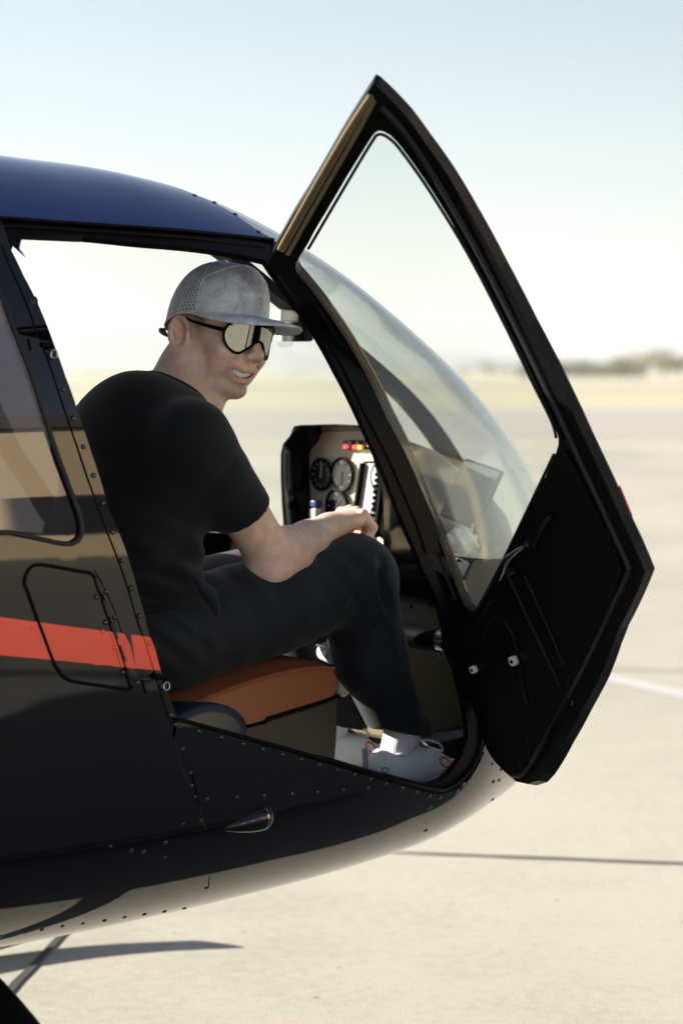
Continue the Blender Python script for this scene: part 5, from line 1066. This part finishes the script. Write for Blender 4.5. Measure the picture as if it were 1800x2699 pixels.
# low sheds far across the field
for k, (px, D, ww, hh, lab) in enumerate(((1560, 660, 14, 3.2, 'low pale shed far across the field beside the trees'), (1440, 690, 9, 2.6, 'small far shed with flat roof across the field'))):
    x, y = px2ground(px, D); sh = empty('shed', (x, y, 0), lab, 'building'); ms = mat('shed_wall', (.5, .47, .42), .8)
    prism('wall', [(x - ww, y, 0), (x + ww, y, 0), (x + ww, y + 8, 0), (x - ww, y + 8, 0)], [(x - ww, y, hh), (x + ww, y, hh), (x + ww, y + 8, hh), (x - ww, y + 8, hh)], ms, sh, 0, local=False)
    prism('roof', [(x - ww - .4, y - .4, hh + .01), (x + ww + .4, y - .4, hh + .01), (x + ww + .4, y + 8.4, hh + .01), (x - ww - .4, y + 8.4, hh + .01)], [(x - ww, y + 3.8, hh + 1), (x + ww, y + 3.8, hh + 1), (x + ww, y + 4.2, hh + 1), (x - ww, y + 4.2, hh + 1)], mat('shed_roof', (.3, .29, .28), .6), sh, 0, local=False)
# mountains
def ridge(D, base, amp, seed, m_):
    xs = np.linspace(-9000, 9000, 181); r = np.random.default_rng(seed); z = np.zeros(181)
    for k in range(1, 9): z += r.normal() / k ** 1.1 * np.sin(xs / 9000 * k * 3.1 + r.uniform(0, 6))
    env = np.exp(-((xs + 1700) / 2600) ** 2) + .25; z = np.maximum(5, (base + amp * z) * env); rows = [np.c_[xs, np.full(181, D) - 900, np.full(181, -20)], np.c_[xs, np.full(181, D) - 350 + 90 * np.sin(xs / 400), z * .6], np.c_[xs, np.full(181, D), z], np.c_[xs, np.full(181, D) + 1500, np.full(181, -20)]]
    o = gridobj('mountain_ridge', np.array(rows), m_, None, kind='structure', flipfix=True)
ridge(15000, 140, 40, 3, mat('mountain_slope', (.19, .18, .155), .95, noise=.25, nscale=.002))
hz = bpy.data.materials.new('haze_air'); hz.use_nodes = True; ht_ = hz.node_tree; ht_.nodes.remove(ht_.nodes['Principled BSDF']); pv = ht_.nodes.new('ShaderNodeVolumePrincipled'); pv.inputs['Density'].default_value = 9e-5; pv.inputs['Color'].default_value = (.90, .94, 1, 1); pv.inputs['Anisotropy'].default_value = .2; ht_.links.new(pv.outputs[0], ht_.nodes['Material Output'].inputs['Volume'])
q = rect(-12000, 12000, -600, 18000)
prism('haze', [(x, y, -40) for x, y in q], [(x, y, 420) for x, y in q], hz, None, 0, local=False, kind='stuff')
# ================================================================= loose things in the cabin
tc_ = planeY((1243, 1302), .30); RT = rotm('Z', -14) @ rotm('X', -15) @ rotm('Y', 22)
MAT['tab'] = mat('tablet_glass', (.16, .185, .185), .06, spec=.8); MAT['tabf'] = mat('tablet_case', (.02, .024, .03), .4)
tb = boxL('tablet', tc_, (.010, .100, .138), MAT['tabf'], None, .004, RT, label='tablet in dark case standing up behind the curved windshield', cat='tablet')
scr = boxL('screen', tc_, (.0015, .090, .126), MAT['tab'], None, .001, RT); 
off_ = RT @ np.array([-.0058, 0, 0]); 
for v in scr.data.vertices: pass
scr.parent = tb; scr.location = Vector((off_ @ FR)) + (scr.location - tb.location)
arm_ = [tc_ + RT @ np.array([.006, 0, -.05]), tc_ + np.array([.03, -.01, -.10]), tc_ + np.array([.05, -.03, -.16])]
ao = tube('stand_arm', crom(arm_, 4), .006, MAT['frame'], tb, 8)
cb = [planeY(p, .34) for p in ((1192, 1458), (1212, 1463), (1227, 1458), (1233, 1440), (1240, 1410), (1247, 1380))]
mobj('charging_cable', *tubeVF(LWa(crom(cb, 5)), .0024, 8), MAT['white'], None, label='white charging cable looping below the tablet', cat='cable')
cb = [planeY(p, .345) for p in ((1198, 1482), (1206, 1470), (1222, 1480), (1238, 1494), (1238, 1508), (1226, 1522), (1205, 1526))]
mobj('cable_loop', *tubeVF(LWa(crom(cb, 5)), .0022, 8), MAT['white'], None, label='white wire ring hanging against the nose lining', cat='cable')
def lump(c, r, seed, n=1.): 
    def f(P): return ell(P, c, r) + .010 * n * np.abs(vnoise(P, 70, seed)) + .006 * n * vnoise(P, 150, seed + 1)
    m = np.array(r) + .02; return surfnet(f, c - m, c + m, .0035, 8)
c_ = planeY((1214, 1428), .33); V, F = lump(c_, (.045, .03, .032), 21); mobj('plastic_bag', LWa(V), F[:, ::-1], mat('thin_white_plastic', (.74, .76, .72), .3, spec=.6), None, label='crumpled white plastic bag behind the lower windshield', cat='bag')
q = np.array([planeY(p, .335) for p in ((1190, 1488), (1230, 1478), (1246, 1500), (1243, 1520), (1200, 1522))]); prism('paper_card', q, q + [0, -.002, 0], mat('grey_white_card', (.55, .54, .50), .7), None, .0, label='pale card tucked under the white cable', cat='card')
q = np.array([planeY(p, .30) for p in ((1246, 1455), (1282, 1462), (1282, 1486), (1240, 1478))]); lb_ = prism('paper_label', q, q + [0, -.004, 0], mat('blue_white_label', (.50, .56, .70), .5), None, .0, label='small label card with pale blue lines beside the bag', cat='card')
for k in range(5):
    a_, b_ = q[0] * (1 - (k + 1) / 6) + q[3] * (k + 1) / 6, q[1] * (1 - (k + 1) / 6) + q[2] * (k + 1) / 6; tube('printed_line', [a_ + [0, .0006, 0], b_ + [0, .0006, 0]], .0006, MAT['navy'], lb_, 4)
# key tag on the seat and the pale glove behind it
kc = planeY((868, 1722), .27); ax1 = np.array([.25, -.95, .08]); ax1 /= np.linalg.norm(ax1)
kt = empty('key_tag', LWa(kc) - np.array([0, 0, .018]), 'white and red key tag with brass keys lying on the brown seat', 'key tag')
tube('tag_body', [kc - ax1 * .024, kc - ax1 * .021, kc + ax1 * .021, kc + ax1 * .024], [.012, .019, .019, .012], MAT['white'], kt, 18)
def band(t0, t1, m_, r): tube('tag_band', [kc + ax1 * t0, kc + ax1 * t1], r, m_, kt, 18)
vw = np.array([-.50, .76, -.10]); vw /= np.linalg.norm(vw); rt_ = np.array([.76, .5, 0]) / .91
mr_ = mat('tag_red', (.75, .03, .03), .4)
for dx, w_, m_, o_ in ((.008, .020, mr_, .0195), (.0035, .0042, MAT['white'], .0202), (.0115, .0042, MAT['white'], .0202)):
    A = np.array([kc + vw * o_ + rt_ * (dx + s1 * w_ / 2) + np.array([0, 0, z_]) for s1, z_ in ((-1, -.013), (1, -.013), (1, .013 if w_ > .01 else .009), (-1, .013 if w_ > .01 else .009))]); prism('tag_print', A, A - vw * .004, m_, kt, 0)
brs = mat('brass', (.75, .55, .22), .3, metal=1.)
for e0, e1 in (((858, 1708), (835, 1700)), ((857, 1712), (862, 1696)), ((864, 1709), (861, 1696)), ((861, 1697), (866, 1680))): tube('key', [planeY(e0, .27), planeY(e1, .265)], .0028, brs, kt, 6)
c_ = planeY((904, 1790), .24); V, F = lump(c_, (.022, .018, .040), 31, .6); mobj('glove', LWa(V), F[:, ::-1], mat('pale_cotton', (.55, .53, .45), .85), None, label='pale crumpled cotton glove hanging past the seat front', cat='glove')
